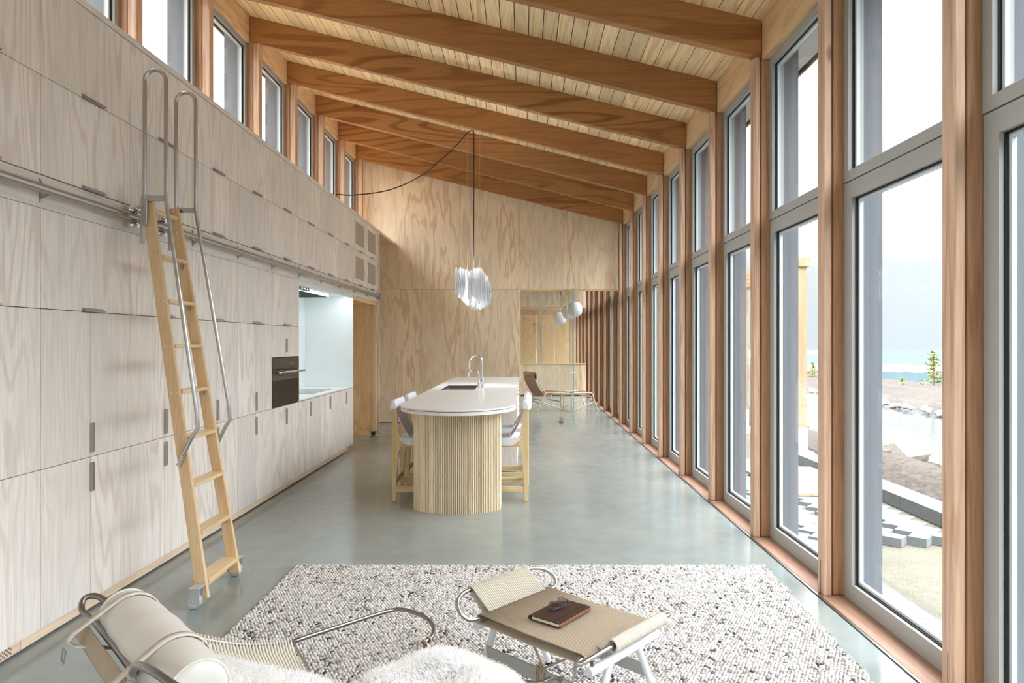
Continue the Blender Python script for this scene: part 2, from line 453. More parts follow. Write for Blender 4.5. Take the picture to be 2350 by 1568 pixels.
def tag(o, label=None, cat=None, group=None, kind=None):
    for k, v in (('label', label), ('category', cat), ('group', group), ('kind', kind)):
        if v: o[k] = v
    return o

def put(name, mb, m, parent=None, smooth=False, bevel=0.0, label=None, cat=None, group=None, kind=None):
    """one mesh object; coordinates are world coordinates (or the local frame of a rotated thing)"""
    me, c = mesh_of(name, mb)
    o = bpy.data.objects.new(name, me); C.objects.link(o)
    ORG[o] = c
    if parent is not None:
        o.parent = parent; o.location = c - ORG[parent]
    else: o.location = c
    finish(o, m, smooth, bevel)
    return tag(o, label, cat, group, kind)

def thing(name, label=None, cat=None, loc=(0, 0, 0), group=None, kind=None, rot=None):
    o = bpy.data.objects.new(name, None); C.objects.link(o)
    o.empty_display_size = 0.1
    o.location = loc
    if rot is not None:
        o.rotation_euler = (0, 0, rot); ORG[o] = Vector((0, 0, 0))
    else: ORG[o] = Vector(loc)
    return tag(o, label, cat, group, kind)

def clone(o, parent=None, loc=None):
    c = o.copy(); C.objects.link(c)
    ORG[c] = ORG.get(o, Vector((0, 0, 0)))
    if parent is not None: c.parent = parent
    if loc is not None: c.location = loc
    return c

def clone_tree(o, loc=None, rot=None, label=None, parent=None):
    c = clone(o, parent, loc)
    if rot is not None: c.rotation_euler = (0, 0, rot)
    if label: c['label'] = label
    for ch in list(o.children): clone_tree(ch, parent=c)
    return c

def bx(x0, x1, y0, y1, z0, z1): return MB().box(x0, x1, y0, y1, z0, z1)

# ================================================================ building dimensions (metres)
FX = -2.345                 # face of the cabinet doors
YB = [2.735 + 1.188 * n for n in range(-7, 18)]      # near faces of posts and beams
POST_T = 0.083
XR = 1.725                  # room face of the right-hand posts
ROOM_Y0, END_Y, BACK_Y, FAR_Y = -5.75, 12.48, 18.8, 22.9
def beam_z(x): return 4.738 - 0.2449 * (x + 2.883)   # underside of the beams
BEAM_H = 0.282
def roof_z(x): return beam_z(x) + BEAM_H             # underside of the ceiling planks

# ---------------------------------------------------------------- floor
put('floor', bx(-4.6, 1.690, ROOM_Y0, FAR_Y, -0.25, 0.0), 'concrete', label='polished grey concrete floor slab of the long room', kind='structure')
put('trim_1', bx(1.690, 1.702, ROOM_Y0, FAR_Y, -0.25, -0.02), 'gasket', kind='structure', label='black shadow gap along the window wall')
put('trim_2', bx(1.702, 1.716, ROOM_Y0, FAR_Y, -0.25, 0.001), 'alu_pull', kind='structure', label='thin metal strip edging the concrete floor')
put('trim_3', bx(1.716, 1.935, ROOM_Y0, FAR_Y, -0.25, 0.003), 'sill', kind='structure', label='reddish fir sill board at the foot of the windows', bevel=0.002)

put('trim_7', bx(1.936, 2.05, ROOM_Y0, FAR_Y, -0.25, -0.004), 'extsill', kind='structure', label='pale metal sill outside the windows')

# ---------------------------------------------------------------- ceiling: beams and tongue-and-groove planks
ceil_ = thing('ceiling', 'sloping timber ceiling of pale planks on fir beams', None, (-0.6, 6, 4.4), kind='structure')
def beam_mb(y0, y1, x0=-3.0, x1=1.785):
    return MB().prism([(x0, y0, beam_z(x0)), (x1, y0, beam_z(x1)), (x1, y0, roof_z(x1)), (x0, y0, roof_z(x0))], (0, y1 - y0, 0))
b0 = None
for y in YB:
    if y > 18.9: break
    y0 = y + 0.004
    if b0 is None:
        b0 = put('beam', beam_mb(y0, y0 + 0.08), 'beam', ceil_, bevel=0.004); by = y0
    else:
        c = clone(b0, ceil_, b0.location + Vector((0, y0 - by, 0)))
PLK = 0.128
nx = int((1.80 + 3.02) / PLK) + 1
ang = math.atan(-0.2449)
p0 = None
px = -3.02
for i in range(nx):
    a, b = px + i * PLK, px + (i + 1) * PLK - 0.007
    b = min(b, 1.80)
    if b - a < 0.02: continue
    if p0 is None or b - a < 0.12:
        o = put('plank', MB().prism([(a, ROOM_Y0, roof_z(a)), (b, ROOM_Y0, roof_z(b)), (b, ROOM_Y0, roof_z(b) + 0.018), (a, ROOM_Y0, roof_z(a) + 0.018)], (0, BACK_Y - ROOM_Y0, 0)), 'plank', ceil_)
        if p0 is None: p0 = o
    else:
        clone(p0, ceil_, p0.location + Vector((i * PLK, 0, -0.2449 * i * PLK)))
put('roof_deck', MB().prism([(-3.62, ROOM_Y0 - 0.4, roof_z(-3.62) + 0.020), (2.33, ROOM_Y0 - 0.4, roof_z(2.33) + 0.020), (2.33, ROOM_Y0 - 0.4, roof_z(2.33) + 0.16), (-3.62, ROOM_Y0 - 0.4, roof_z(-3.62) + 0.16)], (0, FAR_Y + 0.5 - ROOM_Y0, 0)), 'dark', ceil_)
for xa, xb in ((1.90, 2.315), (-3.605, -3.14)):
    put('eave_soffit', MB().prism([(xa, ROOM_Y0 - 0.4, roof_z(xa)), (xb, ROOM_Y0 - 0.4, roof_z(xb)), (xb, ROOM_Y0 - 0.4, roof_z(xb) + 0.018), (xa, ROOM_Y0 - 0.4, roof_z(xa) + 0.018)], (0, FAR_Y + 0.5 - ROOM_Y0, 0)), 'soffit', ceil_)
put('fascia', bx(2.33, 2.35, ROOM_Y0 - 0.4, FAR_Y + 0.1, roof_z(2.33) - 0.02, roof_z(2.33) + 0.16), 'roofmetal', ceil_)
put('fascia', bx(-3.64, -3.62, ROOM_Y0 - 0.4, FAR_Y + 0.1, roof_z(-3.62) - 0.02, roof_z(-3.62) + 0.16), 'roofmetal', ceil_)

# ---------------------------------------------------------------- right-hand window wall
wr = thing('wall_right', 'row of fir posts and headers framing the tall windows', None, (1.8, 8, 0), kind='structure')
ZT = 3.585
post0 = jamb0 = fin0 = head0 = None
for i, y in enumerate(YB):
    dy = y - YB[0]
    if post0 is None:
        post0 = put('post', bx(XR, 1.774, y, y + POST_T, 0.003, beam_z(1.75) - 0.004), 'post', wr, bevel=0.009)
        jamb0 = put('jamb', bx(1.787, 1.935, y + 0.014, y + POST_T - 0.010, 0.003, 3.84), 'jamb', wr, bevel=0.009)
        spc0 = put('reveal_strip', bx(1.774, 1.787, y + 0.032, y + POST_T - 0.028, 0.003, 3.58), 'jamb', wr)
        fin0 = put('exterior_fin', bx(1.936, 2.045, y - 0.035, y + POST_T + 0.035, -0.12, 3.74), 'siding', wr)
        slot0 = put('shadow_slot', bx(XR - 0.0006, XR + 0.001, y + 0.036, y + 0.041, 0.003, 0.20), 'gasket', wr)
    else:
        for q in (post0, jamb0, fin0, spc0): clone(q, wr, q.location + Vector((0, dy, 0)))
        if y < 9: clone(slot0, wr, slot0.location + Vector((0, dy, 0)))
    if i < len(YB) - 1:
        pass
        if head0 is None:
            head0 = put('header_board', bx(1.788, 1.935, y + 0.085, YB[i + 1] + 0.003, ZT, 3.872), 'ply_y', wr, bevel=0.003)
        else: clone(head0, wr, head0.location + Vector((0, dy, 0)))

def right_window(n, y0, y1):
    w = thing('window_%d' % n, None, None, (1.87, (y0 + y1) / 2, 0.0), kind='structure')
    tr = 2.372                       # joint between the lower sash and the fixed upper light
    fx0, fx1 = 1.845, 1.932
    g = 0.003
    y0 += g; y1 -= g
    def ring(name, za, zb, wd, xa, xb, m, inset=0.0):
        a, b = y0 + inset, y1 - inset
        mb = MB().box(xa, xb, a, a + wd, za, zb).box(xa, xb, b - wd, b, za, zb)
        mb.box(xa, xb, a + wd, b - wd, za, za + wd).box(xa, xb, a + wd, b - wd, zb - wd, zb)
        return put(name, mb, m, w)
    # fixed upper light
    ring('upper_frame', tr + 0.006, ZT - 0.002, 0.058, fx0, fx1, 'alu')
    ring('upper_gasket', tr + 0.064, ZT - 0.060, 0.006, 1.868, 1.905, 'gasket', 0.058)
    ring('upper_spacer', tr + 0.070, ZT - 0.066, 0.016, 1.880, 1.900, 'alu_edge', 0.064)
    put('upper_pane', bx(1.884, 1.894, y0 + 0.066, y1 - 0.066, tr + 0.072, ZT - 0.068), 'glass', w)
    # lower sash in its frame
    ring('lower_frame', 0.004, tr, 0.036, fx0 + 0.004, fx1, 'alu')
    ring('sash', 0.042, tr - 0.038, 0.058, fx0, fx1 - 0.02, 'alu', 0.038)
    ring('sash_gasket', 0.100, tr - 0.096, 0.006, 1.866, 1.905, 'gasket', 0.096)
    ring('sash_spacer', 0.106, tr - 0.102, 0.016, 1.880, 1.900, 'alu_edge', 0.102)
    put('lower_pane', bx(1.884, 1.894, y0 + 0.104, y1 - 0.104, 0.108, tr - 0.104), 'glass', w)
    return w
w0 = None
names = []
for i in range(len(YB) - 1):
    y0, y1 = YB[i] + POST_T - 0.008, YB[i + 1] + 0.012
    if w0 is None: w0 = right_window(1, y0, y1); wy = w0.location.y; o = w0
    else:
        o = clone_tree(w0, loc=w0.location + Vector((0, 1.188 * i, 0))); o.name = 'window_%d' % (i + 1)
    o['label'] = 'tall grey-framed window in the right-hand wall, bay %d counted from behind the viewer' % (i + 1)
NWIN = len(YB) - 1

# ---------------------------------------------------------------- left side: solid wall, ledge, clerestory
put('wall_left', bx(-3.16, -3.02, ROOM_Y0, FAR_Y, -0.12, 3.255), 'cab', kind='structure', label='solid wall behind the built-in cabinets')
wc = thing('wall_clerestory', 'fir posts and headers of the high window strip above the cabinets', None, (-3.0, 6, 3.293), kind='structure')
post0 = None
ZL0, ZLT = 3.293, 4.752
for i, y in enumerate(YB):
    if y > END_Y: break
    dy = y - YB[0]
    if post0 is None:
        post0 = put('post', bx(-2.964, -2.893, y, y + POST_T, ZL0, beam_z(-2.93) + 0.0), 'post', wc, bevel=0.008)
        jamb0 = put('jamb', bx(-3.115, -2.972, y + 0.014, y + POST_T - 0.010, ZL0, 5.03), 'jamb', wc, bevel=0.008)
        fin0 = put('exterior_fin', bx(-3.268, -3.116, y - 0.035, y + POST_T + 0.035, 3.26, 5.06), 'siding', wc)
        head0 = put('header_board', bx(-3.16, -3.001, y + 0.085, y + 1.188 + 0.003, ZLT, 5.045), 'ply_y', wc, bevel=0.003)
    else:
        for q in (post0, jamb0, fin0): clone(q, wc, q.location + Vector((0, dy, 0)))
        if y + 1 < END_Y: clone(head0, wc, head0.location + Vector((0, dy, 0)))

def left_window(n, y0, y1):
    w = thing('window_%d' % n, None, None, (-3.07, (y0 + y1) / 2, ZL0), kind='structure')
    y0 += 0.003; y1 -= 0.003
    def ring(name, za, zb, wd, xa, xb, m, inset=0.0):
        a, b = y0 + inset, y1 - inset
        mb = MB().box(xa, xb, a, a + wd, za, zb).box(xa, xb, b - wd, b, za, zb)
        mb.box(xa, xb, a + wd, b - wd, za, za + wd).box(xa, xb, a + wd, b - wd, zb - wd, zb)
        return put(name, mb, m, w)
    ring('frame', ZL0 + 0.004, ZLT - 0.002, 0.052, -3.115, -3.035, 'alu')
    ring('gasket', ZL0 + 0.056, ZLT - 0.054, 0.008, -3.09, -3.055, 'gasket', 0.052)
    ring('spacer', ZL0 + 0.064, ZLT - 0.062, 0.018, -3.085, -3.065, 'alu_edge', 0.060)
    put('pane', bx(-3.08, -3.07, y0 + 0.062, y1 - 0.062, ZL0 + 0.066, ZLT - 0.064), 'glass', w)
    return w
w0 = None
k = 0
for i, y in enumerate(YB):
    if y + 1.188 > END_Y: break
    if w0 is None: w0 = left_window(NWIN + 1, y + POST_T - 0.008, y + 1.188 + 0.012); o = w0
    else:
        o = clone_tree(w0, loc=w0.location + Vector((0, 1.188 * i, 0))); o.name = 'window_%d' % (NWIN + 1 + i)
    o['label'] = 'high clerestory window above the cabinets, bay %d counted from behind the viewer' % (i + 1)
    k += 1
NWIN2 = NWIN + k

# ---------------------------------------------------------------- end wall of fir plywood
we = thing('wall_end', 'fir plywood end wall with flush seams and a glazed opening', None, (-0.6, END_Y, 0), kind='structure')
SE = [-3.02, -2.326, -1.163, -0.080, 0.742, 1.728]
for a, b in zip(SE[:-1], SE[1:]):
    a2, b2 = a + 0.002, b - 0.002
    put('panel', MB().prism([(a2, END_Y, 2.443), (b2, END_Y, 2.443), (b2, END_Y, roof_z(b2)), (a2, END_Y, roof_z(a2))], (0, 0.018, 0)), 'ply', we)
for a, b in zip(SE[:3], SE[1:4]):
    put('panel', bx(a + 0.002, b - 0.002, END_Y, END_Y + 0.018, 0.008, 2.438), 'ply', we)
put('backing', MB().prism([(-3.02, END_Y + 0.019, 2.445), (1.728, END_Y + 0.019, 2.445), (1.728, END_Y + 0.019, roof_z(1.728)), (-3.02, END_Y + 0.019, roof_z(-3.02))], (0, 0.1, 0)), 'carcass', we)
put('backing', bx(-4.6, -0.083, END_Y + 0.019, END_Y + 0.119, 0.0, 2.444), 'carcass', we)
put('opening_jamb', bx(-0.078, -0.052, END_Y - 0.006, END_Y + 0.12, 0.0, 2.440), 'ply', we, bevel=0.002)
put('opening_head', bx(-0.050, 1.724, END_Y - 0.006, END_Y + 0.12, 2.414, 2.441), 'ply_y', we, bevel=0.002)
put('floor_gap', bx(-3.02, -0.08, END_Y - 0.001, END_Y + 0.004, 0.0006, 0.008), 'gasket', we)

# ---------------------------------------------------------------- room beyond: low wall, header, second room
put('wall_partition', bx(-1.5, -1.4, END_Y + 0.12, FAR_Y, 0, 4.6), 'ply', kind='structure', label='plywood side wall of the room beyond the glass door')
wb = thing('wall_back', 'plywood wall with a wide interior opening in the far room', None, (0.2, BACK_Y, 0), kind='structure')
xs = [-1.4, -0.55, 0.62, 1.728]
for a, b in zip(xs[:-1], xs[1:]):
    put('panel', bx(a + 0.002, b - 0.002, BACK_Y, BACK_Y + 0.018, 0.03, 0.868), 'ply', wb)
    put('panel', bx(a + 0.002, b - 0.002, BACK_Y, BACK_Y + 0.018, 2.445, roof_z(1.7)), 'ply', wb)
put('ledge', bx(-1.4, 1.728, BACK_Y - 0.02, BACK_Y + 0.12, 0.870, 0.892), 'ply_y', wb)
put('lintel', bx(-1.4, 1.728, BACK_Y - 0.004, BACK_Y + 0.12, 2.418, 2.444), 'ply_y', wb)
put('core', bx(-1.4, 1.728, BACK_Y + 0.019, BACK_Y + 0.12, 0, 0.869), 'carcass', wb)
put('core', bx(-1.4, 1.728, BACK_Y + 0.019, BACK_Y + 0.12, 2.446, 4.1), 'carcass', wb)
wf = thing('wall_far', 'birch plywood wall seen through the interior opening', None, (0.2, FAR_Y, 0), kind='structure')
for a, b in ((-1.4, 0.44), (0.445, 1.05), (1.055, 1.72)):
    put('panel', bx(a, b, FAR_Y, FAR_Y + 0.05, 0, 4.6), 'birch', wf)
put('stud', bx(0.475, 0.585, FAR_Y - 1.6, FAR_Y - 1.48, 0.0, 3.9), 'ply', wf)
put('rail', bx(-1.4, 1.35, FAR_Y - 0.9, FAR_Y - 0.84, 2.36, 2.52), 'ply_y', wf)
for i in range(5):
    put('slat', bx(1.36 + i * 0.09, 1.40 + i * 0.09, 20.2 + 0.12 * i, 20.3 + 0.12 * i, 0.0, 3.6), 'post', wf)
put('roof', bx(-1.5, 1.98, BACK_Y + 0.12, FAR_Y + 0.05, 3.93, 4.0), 'plank', wf)

# ---------------------------------------------------------------- near end, behind the viewer: a glazed gable
wn_ = thing('wall_near', 'glazed gable end with fir mullions behind the viewer', None, (-0.6, ROOM_Y0, 0), kind='structure')
for x in (-3.0, -1.8, -0.6, 0.6, 1.78):
    put('mullion', bx(x - 0.04, x + 0.04, ROOM_Y0 - 0.16, ROOM_Y0 - 0.01, 0, beam_z(x) - 0.02), 'post', wn_)
put('pane', MB().prism([(-2.96, ROOM_Y0 - 0.1, 0.05), (1.74, ROOM_Y0 - 0.1, 0.05), (1.74, ROOM_Y0 - 0.1, beam_z(1.74)), (-2.96, ROOM_Y0 - 0.1, beam_z(-2.96))], (0, 0.01, 0)), 'glass', wn_)
put('transom', bx(-3.0, 1.78, ROOM_Y0 - 0.13, ROOM_Y0 - 0.02, 2.35, 2.43), 'post', wn_)

# ================================================================ built-in cabinets along the left wall
MOD = 0.7625
def ymod(k): return 3.316 + MOD * k
Z_TOE, Z_MID, Z_T3, Z_RB, Z_RT, Z_ROW, Z_CAP, Z_TOP = 0.068, 0.842, 1.627, 2.117, 2.277, 2.764, 3.254, 3.291
G = 0.0018
def hpull(door, yc, z):
    mb = MB().box(FX, FX + 0.004, yc - 0.09, yc + 0.09, z, z + 0.017).box(FX, FX + 0.020, yc - 0.09, yc + 0.09, z - 0.0032, z)
    mb.box(FX + 0.017, FX + 0.020, yc - 0.09, yc + 0.09, z, z + 0.007)
    return put('handle', mb, 'alu_pull', door)
def vpull(door, y, z0, z1):
    mb = MB().box(FX, FX + 0.004, y - 0.001, y + 0.034, z0, z1).box(FX, FX + 0.018, y - 0.004, y - 0.001, z0, z1)
    return put('handle', mb, 'alu_pull', door)
def door(unit, y0, y1, z0, z1):
    return put('door', bx(FX - 0.019, FX, y0 + G, y1 - G, z0 + G, z1 - G), 'cab', unit, bevel=0.0008)

tall_label = {
    -3: 'tall whitewashed cabinet at the camera end, eighth from the oven', -2: 'tall whitewashed cabinet, sixth counted from the oven towards the camera',
    -1: 'tall whitewashed cabinet cut off by the left picture edge', 0: 'tall whitewashed cabinet right behind the leaning ladder, near side',
    1: 'tall whitewashed cabinet behind the far ladder rail, third from the oven', 2: 'tall whitewashed cabinet second from the oven',
    3: 'tall whitewashed cabinet directly beside the oven', 4: 'tall whitewashed cabinet that holds the built-in oven'}
up_label = {
    -3: 'high whitewashed cabinet at the camera end above the ladder rail', -2: 'high whitewashed cabinet above the rail, beyond the left picture edge',
    -1: 'high whitewashed cabinet in the top left corner of the picture', 0: 'high whitewashed cabinet left of the ladder handrail loops',
    1: 'high whitewashed cabinet behind the ladder handrail loops', 2: 'high whitewashed cabinet just right of the ladder loops',
    3: 'high whitewashed cabinet second right of the ladder loops', 4: 'high whitewashed cabinet above the oven column',
    5: 'high whitewashed cabinet above the near third of the white niche', 6: 'high whitewashed cabinet above the middle of the white niche',
    7: 'high whitewashed cabinet above the far end of the white niche'}
for k in range(-3, 5):
    y0, y1 = ymod(k), ymod(k + 1); ym = (y0 + y1) / 2
    u = thing('tall_cabinet', tall_label[k], 'cabinet', (-2.65, ym, 0), 'whitewashed tall cabinets below the ladder rail')
    if k != 4:
        put('carcass', bx(-3.0, FX - 0.021, y0 + 0.001, y1 - 0.001, Z_TOE, Z_RB - 0.002), 'carcass', u)
    else:
        mb = MB().box(-3.0, FX - 0.021, y0 + 0.001, y1 - 0.001, Z_TOE, 0.846).box(-3.0, FX - 0.021, y0 + 0.001, y1 - 0.001, 1.322, Z_RB - 0.002).box(-3.0, -2.96, y0 + 0.001, y1 - 0.001, 0.846, 1.322)
        put('carcass', mb, 'carcass', u)
    d = door(u, y0, y1, Z_T3, Z_RB); hpull(d, ym + 0.02, Z_T3 + 0.003)
    if k == 4:
        door(u, y0, ym, 1.322, Z_T3); d = door(u, ym, y1, 1.322, Z_T3); vpull(d, ym, 1.37, 1.50)
        door(u, y0, ym, Z_TOE, Z_MID); d = door(u, ym, y1, Z_TOE, Z_MID); vpull(d, ym, 0.657, 0.811)
    elif k == -1:
        d = door(u, y0, y1, Z_MID, Z_T3); d = door(u, y0, y1, Z_TOE, Z_MID)
    else:
        door(u, y0, ym, Z_MID, Z_T3); d = door(u, ym, y1, Z_MID, Z_T3); vpull(d, ym, 0.868, 1.024)
        door(u, y0, ym, Z_TOE, Z_MID); d = door(u, ym, y1, Z_TOE, Z_MID); vpull(d, ym, 0.657, 0.811)
for k in range(-3, 8):
    y0, y1 = ymod(k), ymod(k + 1); ym = (y0 + y1) / 2
    u = thing('wall_cabinet', up_label[k], 'cabinet', (-2.65, ym, Z_RT), 'whitewashed high cabinets above the ladder rail')
    put('carcass', bx(-3.0, FX - 0.021, y0 + 0.001, y1 - 0.001, Z_RT + 0.002, Z_CAP - 0.002), 'carcass', u)
    d = door(u, y0, y1, Z_RT + 0.003, Z_ROW); hpull(d, ym + 0.02, Z_RT + 0.006)
    d = door(u, y0, y1, Z_ROW, Z_CAP - 0.003); hpull(d, ym + 0.02, Z_ROW + 0.003)
# the two ventilated units over the doorway
for k, lab in ((8, 'high cabinet with perforated grille doors over the doorway, nearer one'), (9, 'high cabinet with perforated grille doors at the far cabinet end')):
    y0, y1 = ymod(k), ymod(k + 1); ym = (y0 + y1) / 2
    u = thing('vent_cabinet', lab, 'cabinet', (-2.65, ym, Z_RT), 'ventilated cabinets over the doorway')
    put('carcass', bx(-3.0, FX - 0.021, y0 + 0.001, y1 - 0.001, Z_RT + 0.002, Z_CAP - 0.002), 'carcass', u)
    for z0, z1 in ((Z_RT + 0.003, Z_ROW), (Z_ROW, Z_CAP - 0.003)):
        d = door(u, y0, y1, z0, z1); hpull(d, ym + 0.02, z0 + 0.003)
        put('grille', bx(FX - 0.003, FX + 0.0015, y0 + 0.13, y1 - 0.13, z0 + 0.085, z1 - 0.085), 'perf', d)

CY0, CY1 = ymod(-3), ymod(10)
put('rail_board', bx(-2.99, FX - 0.002, CY0, CY1, Z_RB + 0.001, Z_RT - 0.001), 'cab_h', label='whitewashed horizontal board behind the steel ladder rail', cat='board')
put('ledge_board', bx(-3.018, FX + 0.001, ROOM_Y0, END_Y - 0.003, Z_CAP + 0.001, Z_TOP), 'cab_h', label='whitewashed ledge board capping the cabinet wall', cat='ledge')
bl = thing('baseboard_left', 'pale plinth board under the cabinet wall', None, (-2.37, 4, 0), kind='structure')
yv = 1567 * 2.366 / 1153.0
put('plinth', bx(-3.0, -2.366, yv, 9.19, 0.012, Z_TOE - 0.001), 'plinth', bl)
put('plinth', bx(-3.0, -2.366, CY0, yv - 0.003, 0.012, Z_TOE - 0.001), 'plinth', bl)
put('vent_grille', bx(-2.366, -2.3655, yv - 0.52, yv - 0.06, 0.018, Z_TOE - 0.008), 'perf_low', bl)
put('shadow_gap', bx(-3.0, -2.385, CY0, 9.17, 0.0004, 0.0115), 'gasket', bl)

# base units under the worktop
bl_label = {5: 'whitewashed base cabinet beside the oven column under the worktop', 6: 'whitewashed base cabinet in the middle under the worktop', 7: 'whitewashed base cabinet at the doorway end of the worktop'}
for k in (5, 6, 7):
    y0, y1 = ymod(k), ymod(k + 1); ym = (y0 + y1) / 2
    u = thing('base_cabinet', bl_label[k], 'cabinet', (-2.65, ym, 0), 'whitewashed base cabinets under the niche')
    put('carcass', bx(-3.0, FX - 0.021, y0 + 0.001, y1 - (0.001 if k < 7 else 0.02), Z_TOE, 0.838), 'carcass', u)
    door(u, y0, ym, Z_TOE, Z_MID); d = door(u, ym, y1, Z_TOE, Z_MID); vpull(d, ym, 0.657, 0.811)
    if k == 7: put('end_panel', bx(-3.0, FX - 0.020, y1 - 0.018, y1, Z_TOE, 0.838), 'cab', u)
NY0, NY1 = ymod(5), ymod(8)
put('worktop', bx(-3.017, FX - 0.001, NY0 + 0.001, NY1 - 0.001, 0.846, 0.860), 'white', label='thin white worktop in the lit cooking niche', cat='worktop', bevel=0.001)
ni = thing('niche_lining', 'white lining of the cooking niche between oven and doorway', 'backsplash', (-2.7, (NY0 + NY1) / 2, 0.861))
put('back_panel', bx(-3.017, -3.005, NY0, NY1, 0.861, Z_RB - 0.001), 'white', ni)
put('side_panel', bx(-3.004, FX - 0.001, NY0 + 0.0005, NY0 + 0.012, 0.861, Z_RB - 0.001), 'white', ni)
put('side_panel', bx(-3.004, FX - 0.001, NY1 - 0.014, NY1 - 0.002, 0.861, Z_RB - 0.001), 'white', ni)
put('ceiling_panel', bx(-3.004, FX - 0.001, NY0 + 0.013, NY1 - 0.015, Z_RB - 0.014, Z_RB - 0.001), 'white', ni)
put('valance', bx(FX - 0.014, FX - 0.002, NY0 + 0.013, NY1 - 0.015, Z_RB - 0.045, Z_RB - 0.0145), 'white', ni)
ck = thing('cooktop', 'flush glass cooktop on the white worktop', 'cooktop', (-2.73, 8.44, 0.8605))
put('glass_plate', bx(-2.99, -2.482, 8.04, 8.838, 0.8605, 0.866), 'cook', ck, bevel=0.001)
put('frame', MB().box(-2.995, -2.477, 8.032, 8.039, 0.8605, 0.8655).box(-2.995, -2.477, 8.839, 8.846, 0.8605, 0.8655).box(-2.482, -2.477, 8.039, 8.839, 0.8605, 0.8655), 'steel', ck)
hd = thing('range_hood', 'slim steel hood insert in the niche ceiling', 'hood', (-2.7, 8.2, 2.05))
put('body', bx(-2.98, -2.54, 7.62, 8.92, 2.055, Z_RB - 0.015), 'hood', hd)
put('filter', bx(-2.95, -2.56, 7.68, 8.86, 2.049, 2.0545), 'dark', hd)
put('light_strip', bx(-2.425, -2.375, NY0 + 0.12, NY1 - 0.12, 2.098, Z_RB - 0.0145), 'led', hd, label='white LED strip')
for i in range(4):
    put('knob', MB().lathe([(0.018, 0), (0.018, 0.03), (0.012, 0.034)], (-2.539, 7.75 + i * 0.09, 2.082), (1, 0, 0), 12), 'steel_d', hd, smooth='auto')

# the oven
oy0, oy1 = ymod(4), ymod(5)
ov = thing('wall_oven', 'dark glass built-in oven with a steel bar handle', 'oven', (-2.6, (oy0 + oy1) / 2, 0.85))
put('body', bx(-2.93, FX - 0.02, oy0 + 0.012, oy1 - 0.012, 0.852, 1.315), 'black', ov)
put('door_glass', bx(FX - 0.019, FX + 0.004, oy0 + 0.004, oy1 - 0.004, 0.853, 1.195), 'oven', ov, bevel=0.001)
pn = put('control_panel', bx(FX - 0.019, FX + 0.004, oy0 + 0.004, oy1 - 0.004, 1.199, 1.318), 'ovenpanel', ov, bevel=0.001)
mb = MB()
for r_ in range(2):
    for c_ in range(12):
        if c_ in (6, 7): continue
        yy = oy0 + 0.20 + c_ * 0.034; zz = 1.268 - r_ * 0.018
        mb.box(FX + 0.0042, FX + 0.0048, yy, yy + (0.012 if (c_ + r_) % 3 else 0.018), zz, zz + 0.004)
put('printed_symbols', mb, 'mark', pn)
put('vent_slot', MB().box(FX + 0.004, FX + 0.006, oy0 + 0.08, oy1 - 0.1, 1.206, 1.214), 'black', ov)
put('handle', MB().tube([(FX + 0.052, oy0 + 0.07, 1.175), (FX + 0.052, oy1 + 0.03, 1.175)], 0.011, 12).tube([(FX + 0.003, oy0 + 0.11, 1.175), (FX + 0.052, oy0 + 0.11, 1.175)], 0.007, 8).tube([(FX + 0.003, oy1 - 0.06, 1.175), (FX + 0.052, oy1 - 0.06, 1.175)], 0.007, 8), 'chrome', ov, smooth='auto')

# doorway beyond the base units: birch wall, end panel, parked sliding door
put('wall_pantry', bx(-4.6, -2.432, 10.80, 10.84, 0.07, Z_RB), 'birch', kind='structure', label='knotty birch plywood wall inside the doorway')
put('trim_4', bx(-4.6, -2.440, 10.79, 10.84, 0.0, 0.068), 'birch', kind='structure', label='birch base strip inside the doorway')
put('trim_5', bx(-4.6, FX - 0.004, NY1 + 0.001, CY1 - 0.001, Z_RB - 0.06, Z_RB - 0.001), 'birch', kind='structure', label='birch soffit over the doorway')
ep = thing('sliding_door', 'pale maple sliding door parked upright at the cabinet end', 'door', (-2.38, 10.87, 0))
put('door_leaf', bx(-2.43, -2.352, 10.815, 10.845, 0.055, Z_RB - 0.005), 'maple', ep, bevel=0.006)
put('door_leaf', bx(-2.43, -2.336, 10.850, 10.890, 0.055, Z_RB - 0.005), 'maple', ep, bevel=0.008)
put('caster', MB().lathe([(0.028, -0.03), (0.032, -0.02), (0.032, 0.02), (0.028, 0.03)], (-2.385, 10.85, 0.032), (1, 0, 0), 16), 'black', ep, smooth='auto')
put('end_panel', bx(-2.99, -2.313, CY1 + 0.002, CY1 + 0.040, 0.03, Z_CAP - 0.002), 'cab', label='pale end panel closing the far end of the cabinet wall', cat='panel', bevel=0.004)
put('trim_6', bx(-4.6, FX + 0.001, CY1 + 0.042, END_Y - 0.002, Z_CAP - 0.018, Z_CAP), 'ply_y', kind='structure', label='plywood soffit over the passage beyond the cabinets')
put('wall_passage', bx(-4.62, -4.60, ROOM_Y0, END_Y + 0.1, 0, 3.3), 'ply', kind='structure', label='plywood wall closing the side passage')

